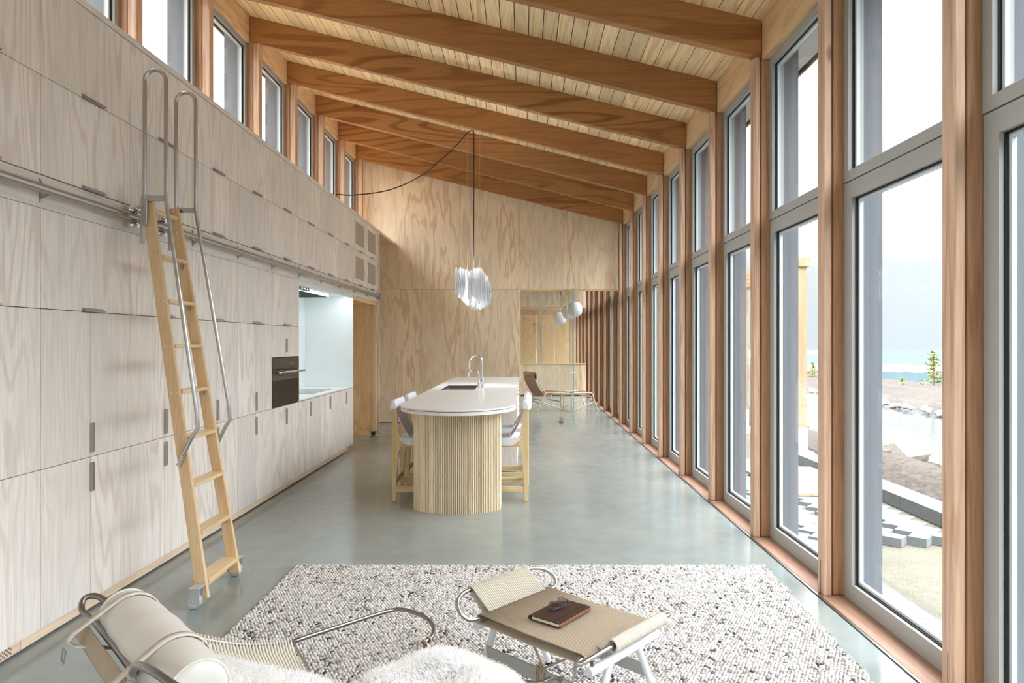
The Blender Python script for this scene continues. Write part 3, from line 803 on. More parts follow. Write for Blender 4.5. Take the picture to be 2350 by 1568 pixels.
# ---------------------------------------------------------------- steel ladder rail on brackets
RX, RZ, RR = -2.295, 2.200, 0.0205
lr = thing('ladder_rail', 'round steel ladder rail on small wall brackets', 'rail', (RX, 6, RZ))
put('tube', MB().tube([(RX, CY0 + 0.1, RZ), (RX, CY1 - 0.02, RZ)], RR, 16), 'steel', lr, smooth='auto')
put('end_stop', bx(RX - 0.012, RX + 0.024, CY1 - 0.02, CY1 - 0.008, RZ - 0.06, RZ + 0.05), 'steel', lr, bevel=0.002)
b0 = None
def bracket():
    y = 0.0
    mb = MB()
    for s in (1, -1):
        mb.box(FX - 0.002, FX + 0.003, y - 0.008, y + 0.008, RZ + s * 0.036 - 0.021, RZ + s * 0.036 + 0.021)
        mb.lathe([(0.006, 0), (0.006, 0.004), (0.003, 0.006)], (FX + 0.003, y, RZ + s * 0.042), (1, 0, 0), 8)
    mb.bar((FX + 0.002, y, RZ - 0.036), (RX, y, RZ - 0.012), 0.010, 0.005, (0, 1, 0))
    mb.bar((FX + 0.002, y, RZ + 0.018), (RX, y, RZ + 0.012), 0.010, 0.005, (0, 1, 0))
    return mb
for k in range(-3, 11):
    y = ymod(k)
    if k == 10: y -= 0.03
    if b0 is None:
        b0 = put('bracket', bracket(), 'steel', lr, smooth='auto')
        b0.location.y += y; 
    else:
        clone(b0, lr, b0.location + Vector((0, y - ymod(-3), 0)))

# ================================================================ leaning ladder
def stile_x(z): return -1.739 - 0.1876 * z          # room-side edge of the stiles
YN0, YN1, YF0, YF1 = 3.780, 3.985, 4.200, 4.290      # near / far stile: bottom, top (near faces)
ZS = 2.315
def ynear(z): return YN0 + (YN1 - YN0) * z / 2.25
def yfar(z): return YF0 + (YF1 - YF0) * z / 2.25
ld = thing('rolling_ladder', 'maple rolling ladder with steel handrails leaning on the cabinet wall', 'ladder', (-1.8, 4.0, 0))
SW, ST = 0.066, 0.026
def stile(fy, zb, zt):
    a = [(stile_x(zb) - SW, fy(zb), zb), (stile_x(zb), fy(zb), zb), (stile_x(zt), fy(zt), zt), (stile_x(zt) - SW, fy(zt), zt)]
    b = [(x, y + ST, z) for x, y, z in a]
    return MB().add(a + b, [(0, 1, 2, 3), (7, 6, 5, 4), (0, 4, 5, 1), (1, 5, 6, 2), (2, 6, 7, 3), (3, 7, 4, 0)])
st1 = put('stile', stile(ynear, 0.042, ZS), 'maple', ld, bevel=0.004)
st2 = put('stile', stile(yfar, 0.042, ZS - 0.01), 'maple', ld, bevel=0.004)
zr = [0.14 + 0.2622 * i for i in range(8)]
for i, z in enumerate(zr):
    dp = 0.088 if i else 0.105
    x1 = stile_x(z) + 0.012; x0 = x1 - dp
    ya, yb = ynear(z) + ST - 0.004, yfar(z) + 0.004
    t_ = put('tread', bx(x0, x1, ya, yb, z - 0.022, z), 'maple_y', ld, bevel=0.003)
    if i in (1, 4, 6, 7):
        put('tread_clip', MB().box(x1 - 0.05, x1 - 0.032, yb - 0.010, yb - 0.004, z - 0.052, z - 0.023).lathe([(0.009, 0), (0.009, 0.004)], (x1 - 0.041, yb - 0.010, z - 0.048), (0, -1, 0), 10), 'alu_pull', t_)
    mb = MB()
    for dx in (0.015, 0.045):
        mb.lathe([(0.0055, 0), (0.0055, 0.002), (0.0035, 0.0035)], (stile_x(z - 0.011) - dx, ynear(z) + 0.0005, z - 0.011), (0, -1, 0), 10)
    put('screw', mb, 'chrome', st1, smooth='auto')
put('top_dowel', MB().tube([(stile_x(2.24) - 0.022, ynear(2.24) + 0.02, 2.24), (stile_x(2.24) - 0.022, yfar(2.24) + 0.006, 2.24)], 0.016, 14), 'maple_y', ld, smooth='auto')
for z in (2.285, 2.15):
    put('bolt', MB().lathe([(0.007, 0), (0.007, 0.002), (0.004, 0.004)], (stile_x(z) - 0.035, yfar(z) + 0.0005, z), (0, -1, 0), 12), 'chrome', st2, smooth='auto')
for z, dx in ((0.74, 0.022), (0.69, 0.045)):
    put('bolt', MB().lathe([(0.007, 0), (0.007, 0.002), (0.004, 0.004)], (stile_x(z) - dx, yfar(z) + 0.0005, z), (0, -1, 0), 12), 'chrome', st2, smooth='auto')
# handrails
def handrail(fy, off, zt):
    y = lambda z: fy(z) + off
    xi, xo = stile_x(2.29) - 0.034, stile_x(2.29) + 0.090
    xm, rr = (xi + xo) / 2, (xo - xi) / 2
    pts = [(xi, y(2.25), 2.30), (xi, y(2.25), 2.42), (xi, y(2.25), zt - rr - 0.02)]
    for a in range(0, 181, 20):
        pts.append((xm - rr * math.cos(math.radians(a)), y(2.25), zt - rr + rr * math.sin(math.radians(a))))
    pts += [(xo, y(2.25), zt - rr - 0.02), (xo, y(2.25), 2.36), (xo + 0.001, y(2.2), 2.30), (xo + 0.013, y(2.18), 2.23)]
    xe, ze = stile_x(0.98) + 0.086, 0.98
    pts += [(xo + 0.013 + (xe - xo - 0.013) * t, y(2.18 + (ze - 2.18) * t), 2.23 + (ze + 0.04 - 2.23) * t) for t in (0.3, 0.6, 0.95)]
    pts += [(xe - 0.002, y(1.0), ze - 0.005), (xe - 0.03, y(0.95), 0.935), (stile_x(0.83) - 0.018, y(0.83), 0.835)]
    h = put('handrail', MB().tube(pts, 0.0112, 12), 'steel', ld, smooth='auto')
    put('cross_strap', bx(xi + 0.004, xo - 0.004, y(2.25) - 0.003, y(2.25) + 0.003, 2.285, 2.317), 'steel', h)
    put('mount_plate', bx(stile_x(2.2) - 0.062, stile_x(2.2) - 0.034, y(2.2) - 0.004, y(2.2) + 0.008, 2.14, 2.325), 'steel', h, bevel=0.002)
    mb = MB().bar((stile_x(0.83) - 0.012, y(0.83) + (0.004 if off < 0 else -0.004), 0.848), (stile_x(0.78) - 0.058, y(0.79) + (0.004 if off < 0 else -0.004), 0.765), 0.026, 0.008, (0, 1, 0))
    put('flat_end', mb, 'steel', h, bevel=0.003)
    for dx, z in ((-0.026, 0.822), (-0.046, 0.788)):
        put('screw', MB().lathe([(0.006, 0), (0.006, 0.004), (0.003, 0.006)], (stile_x(0.8) + dx, y(0.8) - 0.004, z), (0, -1, 0), 10), 'chrome', h, smooth='auto')
handrail(ynear, -0.014, 3.047)
handrail(yfar, ST + 0.014, 3.047)
# rollers riding on the wall rail
for fy, s in ((ynear, -1), (yfar, 1)):
    yy = fy(2.2) + 0.055
    pl = put('roller_plate', bx(stile_x(2.2) - SW - 0.012, stile_x(2.2) - SW - 0.004, fy(2.2) - 0.004, fy(2.2) + 0.03, 2.04, 2.30), 'steel', ld, bevel=0.002)
    for dz, r_ in ((0.046, 0.027), (-0.043, 0.022)):
        put('roller', MB().lathe([(r_ * 0.75, -0.026), (r_, -0.024), (r_ * 0.95, -0.014), (r_ * 0.6, 0), (r_ * 0.95, 0.014), (r_, 0.024), (r_ * 0.75, 0.026)], (RX, yy, RZ + dz), (1, 0, 0), 18).tube([(RX + 0.02, yy, RZ + dz), (stile_x(2.2) - SW - 0.01, fy(2.2) + 0.01, RZ + dz)], 0.007, 8), 'chrome', pl, smooth='auto')
# casters
for fy, s in ((ynear, -1), (yfar, 1)):
    yc = fy(0.05) + (-0.052 if s < 0 else ST + 0.052)
    xc, zc, rw = -1.80 - 0.008, 0.044, 0.043
    yi = fy(0.1) + (-0.004 if s < 0 else ST + 0.004)
    cs = put('caster', MB().box(xc - 0.012, xc + 0.045, min(yi, yi + s * 0.075), max(yi, yi + s * 0.075), 0.116, 0.121), 'gpaint', ld)
    for o_ in (0.018, 0.062):
        yy = yi + s * o_
        put('fork', MB().prism([(xc - 0.01, yy - 0.0015, 0.118), (xc + 0.045, yy - 0.0015, 0.118), (xc + 0.04, yy - 0.0015, 0.05), (xc + 0.012, yy - 0.0015, 0.03), (xc - 0.012, yy - 0.0015, 0.04)], (0, 0.003, 0)), 'gpaint', cs)
    yw = yi + s * 0.040
    put('wheel', MB().lathe([(rw * 0.6, -0.016), (rw * 0.92, -0.016), (rw, -0.011), (rw, 0.011), (rw * 0.92, 0.016), (rw * 0.6, 0.016)], (xc, yw, zc), (0, 1, 0), 24), 'stonechip', cs, smooth='auto')
    put('hub', MB().lathe([(0.008, -0.028), (0.008, -0.019), (rw * 0.58, -0.0175), (rw * 0.58, 0.0175), (0.008, 0.019), (0.008, 0.028)], (xc, yw, zc), (0, 1, 0), 20), 'casterhub', cs, smooth='auto')
    put('axle_bolt', MB().lathe([(0.006, -0.034), (0.006, 0.034)], (xc, yw, zc), (0, 1, 0), 10), 'chrome', cs)
put('brace_block', bx(stile_x(0.1) - 0.10, stile_x(0.1) - 0.068, ynear(0.1) + 0.03, yfar(0.1), 0.05, 0.13), 'maple_y', ld, bevel=0.003)

# ================================================================ island
IX0, IX1, ICX = -1.1035, -0.0645, -0.584
IYE, IB, IYF, IZ = 6.20, 0.64, 11.0, 0.91
isl = thing('kitchen_island', 'long kitchen island with rounded fluted end and pale grey top', 'island', (ICX, 8.3, 0))
def outline(inset, n=36):
    a = (IX1 - IX0) / 2 - inset; b = IB - inset
    cx = (IX0 + IX1) / 2
    pts = [(cx + a * math.cos(t), IYE - b * math.sin(t)) for t in [PI * i / n for i in range(n + 1)]]
    return pts + [(IX0 + inset, IYF - inset), (IX1 - inset, IYF - inset)]
def slab(name, pts, hole, z0, z1, m, parent, bevel=0.0):
    bm = bmesh.new()
    es = []
    for loop in (pts, hole):
        vs = [bm.verts.new((x, y, z1)) for x, y in loop]
        es += [bm.edges.new((vs[i], vs[(i + 1) % len(vs)])) for i in range(len(vs))]
    bmesh.ops.triangle_fill(bm, edges=es, use_beauty=True)
    for f_ in bm.faces:
        if f_.normal.z < 0: f_.normal_flip()
    r_ = bmesh.ops.extrude_face_region(bm, geom=bm.faces[:])
    bmesh.ops.translate(bm, verts=[v for v in r_['geom'] if isinstance(v, bmesh.types.BMVert)], vec=(0, 0, z0 - z1))
    bmesh.ops.recalc_face_normals(bm, faces=bm.faces[:])
    mb = MB(); bm.verts.index_update()
    mb.v = [tuple(v.co) for v in bm.verts]; mb.f = [tuple(v.index for v in f_.verts) for f_ in bm.faces]
    bm.free()
    return put(name, mb, m, parent)
SX0, SX1, SY0, SY1 = -0.99, -0.577, 7.97, 9.01
hole = [(SX0, SY0), (SX1, SY0), (SX1, SY1), (SX0, SY1)]
hole2 = [(SX0 - 0.02, SY0 - 0.02), (SX1 + 0.02, SY0 - 0.02), (SX1 + 0.02, SY1 + 0.02), (SX0 - 0.02, SY1 + 0.02)]
slab('countertop', outline(0.0), hole, IZ - 0.014, IZ, 'counter', isl)
slab('reveal_gap', outline(0.010), hole2, IZ - 0.019, IZ - 0.0142, 'dark', isl)
slab('plywood_edge', outline(0.003), hole2, IZ - 0.048, IZ - 0.0192, 'cab_h', isl)
sk = put('sink', MB().box(SX0 - 0.012, SX0 - 0.001, SY0 - 0.012, SY1 + 0.012, 0.70, IZ - 0.016).box(SX1 + 0.001, SX1 + 0.012, SY0 - 0.012, SY1 + 0.012, 0.70, IZ - 0.016).box(SX0 - 0.001, SX1 + 0.001, SY0 - 0.012, SY0 - 0.001, 0.70, IZ - 0.016).box(SX0 - 0.001, SX1 + 0.001, SY1 + 0.001, SY1 + 0.012, 0.70, IZ - 0.016).box(SX0 - 0.012, SX1 + 0.012, SY0 - 0.012, SY1 + 0.012, 0.69, 0.70), 'sinksteel', isl)
put('ledge', MB().box(SX0, SX0 + 0.012, SY0, SY1, IZ - 0.05, IZ - 0.04).box(SX1 - 0.012, SX1, SY0, SY1, IZ - 0.05, IZ - 0.04), 'steel', sk)
# cabinet body beyond the fluted pod
PB = 7.64
put('body', bx(IX0 + 0.022, IX1 - 0.022, PB + 0.02, IYF - 0.022, 0.07, IZ - 0.05), 'carcass', isl)
put('end_panel', bx(IX0 + 0.003, IX1 - 0.003, PB, PB + 0.019, 0.02, IZ - 0.05), 'cab', isl)
put('end_panel', bx(IX0 + 0.003, IX1 - 0.003, IYF - 0.021, IYF - 0.002, 0.02, IZ - 0.05), 'cab', isl)
put('plinth', bx(IX0 + 0.08, IX1 - 0.08, PB + 0.02, IYF - 0.03, 0.0, 0.07), 'dark', isl)
nd = 5
for i in range(nd):
    ya = PB + 0.021 + i * (IYF - PB - 0.043) / nd; yb = PB + 0.021 + (i + 1) * (IYF - PB - 0.043) / nd
    for z0, z1 in ((0.05, 0.33), (0.334, 0.60), (0.604, IZ - 0.052)):
        d = put('drawer', bx(IX1 - 0.021, IX1 - 0.003, ya + 0.0015, yb - 0.0015, z0, z1), 'cab', isl)
        put('handle', bx(IX1 - 0.003, IX1 + 0.018, (ya + yb) / 2 - 0.08, (ya + yb) / 2 + 0.08, z1 - 0.004, z1 - 0.001), 'alu_pull', d)
    put('door', bx(IX0 + 0.003, IX0 + 0.021, ya + 0.0015, yb - 0.0015, 0.05, IZ - 0.052), 'cab', isl)
# fluted pod
PX, PH, PF, PS = -0.578, 0.3725, 5.808, 0.15
R0 = (PH * PH + PS * PS) / (2 * PS); th = math.asin(PH / R0)
PE = 6.17
core = [(PX - PH, PE), (PX - PH, PF + PS)] + [(PX + R0 * math.sin(a), PF + R0 - R0 * math.cos(a)) for a in np.linspace(-th, th, 25)[1:-1]] + [(PX + PH, PF + PS), (PX + PH, PE)]
put('pod_core', MB().prism([(x, y, 0.004) for x, y in core], (0, 0, IZ - 0.056)), 'dark', isl)
put('spine_panel', bx(PX - 0.03, PX + 0.03, PE, PB, 0.004, IZ - 0.05), 'cab', isl)
DR = 0.0066
pos = []
na = int(2 * th * R0 / 0.0159)
for i in range(na + 1):
    a = -th + 2 * th * i / na
    pos.append((PX + R0 * math.sin(a), PF + R0 - R0 * math.cos(a)))
y = PF + PS + 0.0159
while y < PE - 0.005:
    pos += [(PX - PH, y), (PX + PH, y)]; y += 0.0159
d0 = None
for x, y in pos:
    if d0 is None:
        d0 = put('fluted_dowel', MB().tube([(x, y, 0.0), (x, y, IZ - 0.049)], DR, 10), 'dowel', isl, smooth='auto'); dp = Vector((x, y, 0))
    else: clone(d0, isl, d0.location + Vector((x, y, 0)) - dp)

def faucet(name, label, x, y, top, r, reach, tip, base_h, mbase):
    t = thing(name, label, 'faucet', (x, y, IZ))
    put('base', MB().lathe([(mbase, 0), (mbase, base_h), (r, base_h + 0.008)], (x, y, IZ + 0.0005), n=16), 'chrome', t, smooth='auto')
    R_ = reach / 2
    pts = [(x, y, IZ + base_h), (x, y, top - R_)] + [(x - R_ + R_ * math.cos(a), y, top - R_ + R_ * math.sin(a)) for a in np.linspace(0, PI * 0.94, 14)]
    pts += [(x - reach - 0.004, y, tip)]
    put('spout', MB().tube(pts, r, 12), 'chrome', t, smooth='auto')
    return t
fa = faucet('kitchen_faucet', 'tall chrome gooseneck faucet beside the island sink', -0.505, 8.37, 1.302, 0.0135, 0.155, 1.18, 0.12, 0.019)
put('spray_head', MB().lathe([(0.016, 0), (0.017, 0.055), (0.013, 0.065)], (-0.665, 8.37, 1.135), n=14), 'chrome', fa, smooth='auto')
put('lever', MB().tube([(-0.505, 8.37, 0.99), (-0.505, 8.31, 1.0)], 0.009, 10), 'chrome', fa, smooth='auto')
fb = faucet('filter_faucet', 'small chrome filter tap in front of the tall faucet', -0.541, 8.30, 1.132, 0.0088, 0.125, 1.045, 0.09, 0.012)
put('dial', MB().lathe([(0.014, 0), (0.014, 0.03), (0.010, 0.034)], (-0.541, 8.285, 0.965), (0, -1, 0), 14), 'alu_pull', fb, smooth='auto')

# ================================================================ counter stools
def make_stool(label):
    t = thing('counter_stool', label, 'stool', (0, 0, 0), 'counter stools at the island', rot=0)
    prof = [(0, 0), (0.037, 0), (0.043, 0.14), (0.050, 0.286), (0.058, 0.40), (0.070, 0.47), (0.092, 0.515), (0.135, 0.535), (0.135, 0.565), (0.098, 0.578), (0.074, 0.61), (0.060, 0.66), (0.052, 0.74), (0.047, 0.845), (0.004, 0.845), (0.0, 0.6)]
    for s in (-0.215, 0.185):
        put('back_leg', MB().prism([(x, s, z) for x, z in prof], (0, 0.030, 0)), 'ash', t, bevel=0.004)
        put('front_leg', MB().prism([(0.405, s, 0), (0.435, s, 0), (0.445, s, 0.53), (0.395, s, 0.53)], (0, 0.030, 0)), 'ash', t, bevel=0.004)
        put('side_stretcher', bx(0.03, 0.415, s + 0.004, s + 0.026, 0.080, 0.135), 'ash_x', t, bevel=0.003)
        put('seat_rail', bx(0.08, 0.42, s + 0.003, s + 0.027, 0.500, 0.560), 'ash_x', t, bevel=0.003)
    put('rear_stretcher', bx(0.010, 0.032, -0.19, 0.19, 0.148, 0.200), 'ash', t, bevel=0.003)
    put('footrest', bx(0.405, 0.432, -0.19, 0.19, 0.24, 0.29), 'ash', t, bevel=0.003)
    def seat(u, v):
        x = 0.075 + 0.385 * u
        a = 2 * v - 1
        y = 0.232 * max(-1, min(1, a * 1.25))
        z = 0.585 - 0.012 * (1 - a * a) * math.sin(PI * min(1, u * 1.1))
        if abs(a) > 0.8:
            q = (abs(a) - 0.8) / 0.2
            z = 0.585 - 0.07 * q ** 0.8 * min(1, 0.25 + u * 4)
            y = math.copysign(0.232 + 0.004 * q, a)
        return (x - (0.02 if u == 0 and abs(a) < 0.8 else 0), y, z)
    put('leather_seat', MB().sheet(seat, 14, 20, 0.005), 'wleather', t, smooth='auto')
    def cx(y): return -0.018 * (1 - (y / 0.23) ** 2)
    mb = MB(); ring = []
    ys = [-0.235 + 0.47 * i / 16 for i in range(17)]
    v = []
    for y in ys:
        e_ = 0.012 if abs(y) > 0.23 else 0.0
        c = cx(y)
        v += [(c - 0.012 + e_, y, 0.838 + e_), (c + 0.05 - e_, y, 0.838 + e_), (c + 0.056 - e_, y, 0.86), (c + 0.046 - e_, y, 0.926 - e_), (c + 0.03, y, 0.934 - e_), (c - 0.004 + e_, y, 0.922 - e_), (c - 0.016 + e_, y, 0.87)]
    f = [(i * 7 + k, i * 7 + (k + 1) % 7, (i + 1) * 7 + (k + 1) % 7, (i + 1) * 7 + k) for i in range(16) for k in range(7)]
    f += [tuple(range(6, -1, -1)), tuple(16 * 7 + k for k in range(7))]
    put('top_rail_cover', mb.add(v, f), 'wleather', t, bevel=0.006)
    def sling(u, v):
        y = -0.185 + 0.37 * u
        q = v
        x = 0.045 + 0.012 * math.sin(q * PI) + 0.115 * q ** 2.1 + cx(y) * (1 - q)
        return (x, y, 0.85 - 0.262 * q)
    put('leather_back', MB().sheet(sling, 10, 12, 0.005), 'wleather', t, smooth='auto')
    return t
s0 = make_stool('white leather counter stool nearest the camera, left of the island')
s0.location = (-1.212, 6.505, 0)
clone_tree(s0, (-1.205, 7.185, 0), 0, 'white leather counter stool behind the nearest one, left of the island')
clone_tree(s0, (0.044, 6.505, 0), PI, 'white leather counter stool nearest the camera, right of the island')
clone_tree(s0, (0.058, 7.185, 0), PI, 'white leather counter stool behind the nearest one, right of the island')

# ================================================================ pendant of white strips
PLX, PLY = -0.635, 8.745
pl = thing('pendant_lamp', 'white ragged-strip pendant lamp hanging over the island on a black cable', 'lamp', (PLX, PLY, 1.87))
TX = [-0.885, -0.86, -0.84, -0.74, -0.68, -0.62, -0.54, -0.47, -0.43, -0.405]
TZ = [2.34, 2.40, 2.435, 2.41, 2.39, 2.43, 2.42, 2.33, 2.24, 2.15]
BX_ = [-0.885, -0.84, -0.78, -0.70, -0.64, -0.57, -0.51, -0.46, -0.42, -0.405]
BZ = [2.12, 2.05, 1.985, 1.915, 1.88, 1.875, 1.90, 1.93, 1.97, 2.05]
random.seed(21)
def strip_mesh(L, w):
    n = 7; v = []; 
    ph = random.random() * 6
    for i in range(n + 1):
        t = i / n
        ww = w * (0.55 + 0.45 * math.sin(PI * min(1, max(0, t * 1.15 - 0.05))) ** 0.5) * (0.9 + 0.2 * random.random())
        if i in (0, n): ww *= 0.35
        bow = 0.010 * math.sin(PI * t) + 0.004 * math.sin(ph + 5 * t)
        for a, b in ((-1, 0), (0, -1), (1, 0), (0, 1)):
            v.append((ww / 2 * a, bow + 0.006 * b, -L / 2 + L * t))
    f = [(i * 4 + k, i * 4 + (k + 1) % 4, (i + 1) * 4 + (k + 1) % 4, (i + 1) * 4 + k) for i in range(n) for k in range(4)]
    f += [(3, 2, 1, 0), tuple(n * 4 + k for k in range(4))]
    return MB().add(v, f)
sm = []
for i in range(6):
    me, c = mesh_of('strip', strip_mesh(0.30, 0.034 + 0.004 * i)); me.materials.append(M['strip'])
    me.polygons.foreach_set('use_smooth', [True] * len(me.polygons)); sm.append(me)
cnt = 0
for ring_, nn, lift in ((1.0, 54, 0.0), (0.80, 38, -0.01), (0.52, 16, -0.02)):
    for i in range(nn):
        a = 2 * PI * (i + random.random() * 0.7) / nn
        x = PLX - 0.005 + 0.225 * ring_ * math.cos(a); y = 0.19 * ring_ * math.sin(a)
        zt = float(np.interp(x, TX, TZ)); zb = float(np.interp(x, BX_, BZ))
        fr = math.sin(a) < -0.1 and ring_ > 0.7
        top, bot = zt - random.random() * 0.05, zb + random.random() * 0.03
        if ring_ > 0.9 and y < 0: bot = zb + 0.05 + random.random() * 0.12 * (1 - abs(math.cos(a)))
        L = max(0.14, top - bot)
        o = bpy.data.objects.new('strip', sm[cnt % 6]); C.objects.link(o); o.parent = pl
        o.location = Vector((x, PLY + y, bot + L / 2)) - ORG[pl]
        o.scale = (1, 1, L / 0.30)
        o.rotation_euler = (random.uniform(-0.08, 0.08), random.uniform(-0.06, 0.06), a + PI / 2 + random.uniform(-0.5, 0.5))
        cnt += 1
pt = bpy.data.lights.new('pendant_fill_light', 'POINT'); pt.energy = 24.0; pt.color = (0.97, 0.98, 1.0); pt.shadow_soft_size = 0.05  # added point light to brighten the strips; the visible bulb is unlit
po = bpy.data.objects.new('pendant_fill_light', pt); C.objects.link(po); po.parent = pl; po.location = Vector((PLX, PLY, 2.20)) - ORG[pl]
put('socket', MB().lathe([(0.02, -0.0), (0.022, 0.06), (0.012, 0.08)], (PLX, PLY, 2.30), n=12), 'globe', pl, smooth=True)
put('bulb', MB().lathe([(0.012, 0.0), (0.02, 0.01), (0.042, 0.045), (0.048, 0.07), (0.042, 0.098), (0.022, 0.114), (0.001, 0.118)], (-0.505, PLY, 2.153), (1, 0, 0), 18), 'clear', pl, smooth=True)
hz = beam_z(PLX) - 0.012
put('cable', MB().tube([(PLX, PLY, 2.36), (PLX, PLY, 3.2), (PLX + 0.002, PLY, hz - 0.12), (PLX - 0.004, PLY, hz)], 0.0075, 8), 'cable', pl, smooth=True)
for dx in (-0.082, 0.078):
    put('wire', MB().tube([(PLX + dx, PLY, 2.36), (PLX + dx, PLY, beam_z(PLX + dx) - 0.001)], 0.0016, 6), 'wire', pl)
put('hook', MB().tube([(PLX, PLY, hz + 0.018), (PLX, PLY, hz + 0.004), (PLX - 0.015, PLY, hz - 0.005), (PLX - 0.02, PLY, hz + 0.006)], 0.003, 6, smooth=3), 'steel', pl)
cpts = [(-0.703, 8.745, 4.161), (-0.897, 8.729, 3.944), (-1.118, 8.713, 3.740), (-1.257, 8.700, 3.620), (-1.446, 8.684, 3.505), (-1.664, 8.665, 3.412), (-1.852, 8.646, 3.364), (-2.038, 8.625, 3.337), (-2.205, 8.606, 3.322), (-2.349, 8.585, 3.328)]
put('swag_cable', MB().tube([(PLX - 0.004, PLY, hz)] + cpts + [(FX - 0.03, PLY - 0.17, Z_TOP + 0.008), (FX - 0.3, PLY - 0.1, Z_TOP + 0.008)], 0.0075, 8, smooth=4), 'cable', pl, smooth=True)

# ================================================================ rug of felted wool loops
RZ0 = 0.004
def rug():
    pitch_x, pitch_y = 0.0165, 0.0155
    y0, y1 = 1.55, 4.44
    rows = int((y1 - y0) / pitch_y)
    def xl(y): return -1.472
    def xr(y): return 1.572 - 0.05 * (4.44 - y)
    V = []; F = []; COL = []
    base_v = np.array([(0, 0, 1.0)] + [(math.cos(a) * 0.72, math.sin(a) * 0.72, 0.72) for a in np.arange(6) * PI / 3] + [(math.cos(a + 0.5) * 1.08, math.sin(a + 0.5) * 1.08, 0.0) for a in np.arange(6) * PI / 3])
    base_f = [(0, 1 + k, 1 + (k + 1) % 6) for k in range(6)] + [(1 + k, 7 + k, 7 + (k + 1) % 6, 1 + (k + 1) % 6) for k in range(6)]
    n = 0
    tones = [lin(212, 209, 204)[:3], lin(198, 194, 189)[:3], lin(221, 219, 216)[:3], lin(180, 176, 172)[:3], lin(156, 153, 152)[:3], lin(108, 105, 108)[:3], lin(74, 72, 76)[:3], lin(186, 162, 138)[:3]]
    # yarn darkness varies slowly so that dark flecks come in streaks along the rows
    lowfreq = rng.random((60, 40))
    for j in range(rows):
        y = y0 + (j + 0.5) * pitch_y
        a, b = xl(y), xr(y)
        m = int((b - a) / pitch_x)
        x = a + (np.arange(m) + 0.5 + (0.5 if j % 2 else 0)) * pitch_x + rng.normal(0, 0.0016, m)
        yy = y + rng.normal(0, 0.0018, m)
        for i in range(m):
            l = lowfreq[min(59, int((x[i] + 1.5) / 0.052)), min(39, int((y - y0) / 0.075))]
            pdark = 0.022 + 0.62 * max(0, l - 0.64)
            r = rng.random()
            if r < pdark * 0.62: c = tones[5 + int(rng.random() < 0.4)]
            elif r < pdark * 1.6 + 0.16: c = tones[4] if rng.random() < 0.5 else tones[3]
            elif r > 0.993: c = tones[7]
            else: c = tones[int(rng.random() * 3)]
            s = 0.0088 + 0.0014 * rng.random(); h = 0.0105 + 0.005 * rng.random()
            V.append(base_v * (s, s * 0.95, h) + (x[i], yy[i], RZ0 + 0.006))
            COL.append(c)
            n += 1
    V = np.concatenate(V); 
    nf = len(base_f)
    me = bpy.data.meshes.new('rug')
    tri = np.array(base_f[:6]); quad = np.array(base_f[6:])
    off = (np.arange(n) * 13)[:, None, None]
    loops = np.concatenate([(tri[None] + off).reshape(n, -1), (quad[None] + off).reshape(n, -1)], axis=1).reshape(-1)
    sizes = np.tile([3] * 6 + [4] * 6, n)
    # backing slab
    slab_v = np.array([(xl(0), y0, RZ0 - 0.003), (xr(y0), y0, RZ0 - 0.003), (xr(y1), y1, RZ0 - 0.003), (xl(0), y1, RZ0 - 0.003), (xl(0), y0, RZ0 + 0.008), (xr(y0), y0, RZ0 + 0.008), (xr(y1), y1, RZ0 + 0.008), (xl(0), y1, RZ0 + 0.008)])
    k = len(V); V = np.concatenate([V, slab_v])
    sl = np.array([(3, 2, 1, 0), (4, 5, 6, 7), (0, 1, 5, 4), (1, 2, 6, 5), (2, 3, 7, 6), (3, 0, 4, 7)]).reshape(-1) + k
    loops = np.concatenate([loops, sl]); sizes = np.concatenate([sizes, [4] * 6])
    c0 = np.array((0.05, 3.0, 0.0))
    me.vertices.add(len(V)); me.vertices.foreach_set('co', (V - c0).reshape(-1).astype(np.float32))
    me.loops.add(len(loops)); me.loops.foreach_set('vertex_index', loops.astype(np.int32))
    me.polygons.add(len(sizes))
    starts = np.concatenate([[0], np.cumsum(sizes)[:-1]])
    me.polygons.foreach_set('loop_start', starts.astype(np.int32))
    me.update(calc_edges=True); me.validate()
    at = me.color_attributes.new('loop_tone', 'FLOAT_COLOR', 'POINT')
    cc = np.ones((len(V), 4)); cc[:n * 13, :3] = np.repeat(np.array(COL), 13, axis=0); cc[n * 13:, :3] = (0.18, 0.17, 0.16)
    at.data.foreach_set('color', cc.reshape(-1).astype(np.float32))
    me.polygons.foreach_set('use_smooth', [True] * len(me.polygons))
    me.materials.append(M['rug'])
    o = bpy.data.objects.new('rug', me); C.objects.link(o); o.location = c0; ORG[o] = Vector(c0)
    tag(o, 'thick rug of white, grey and black felted wool loops', 'rug')
    return o
rug()
RUGZ = 0.017

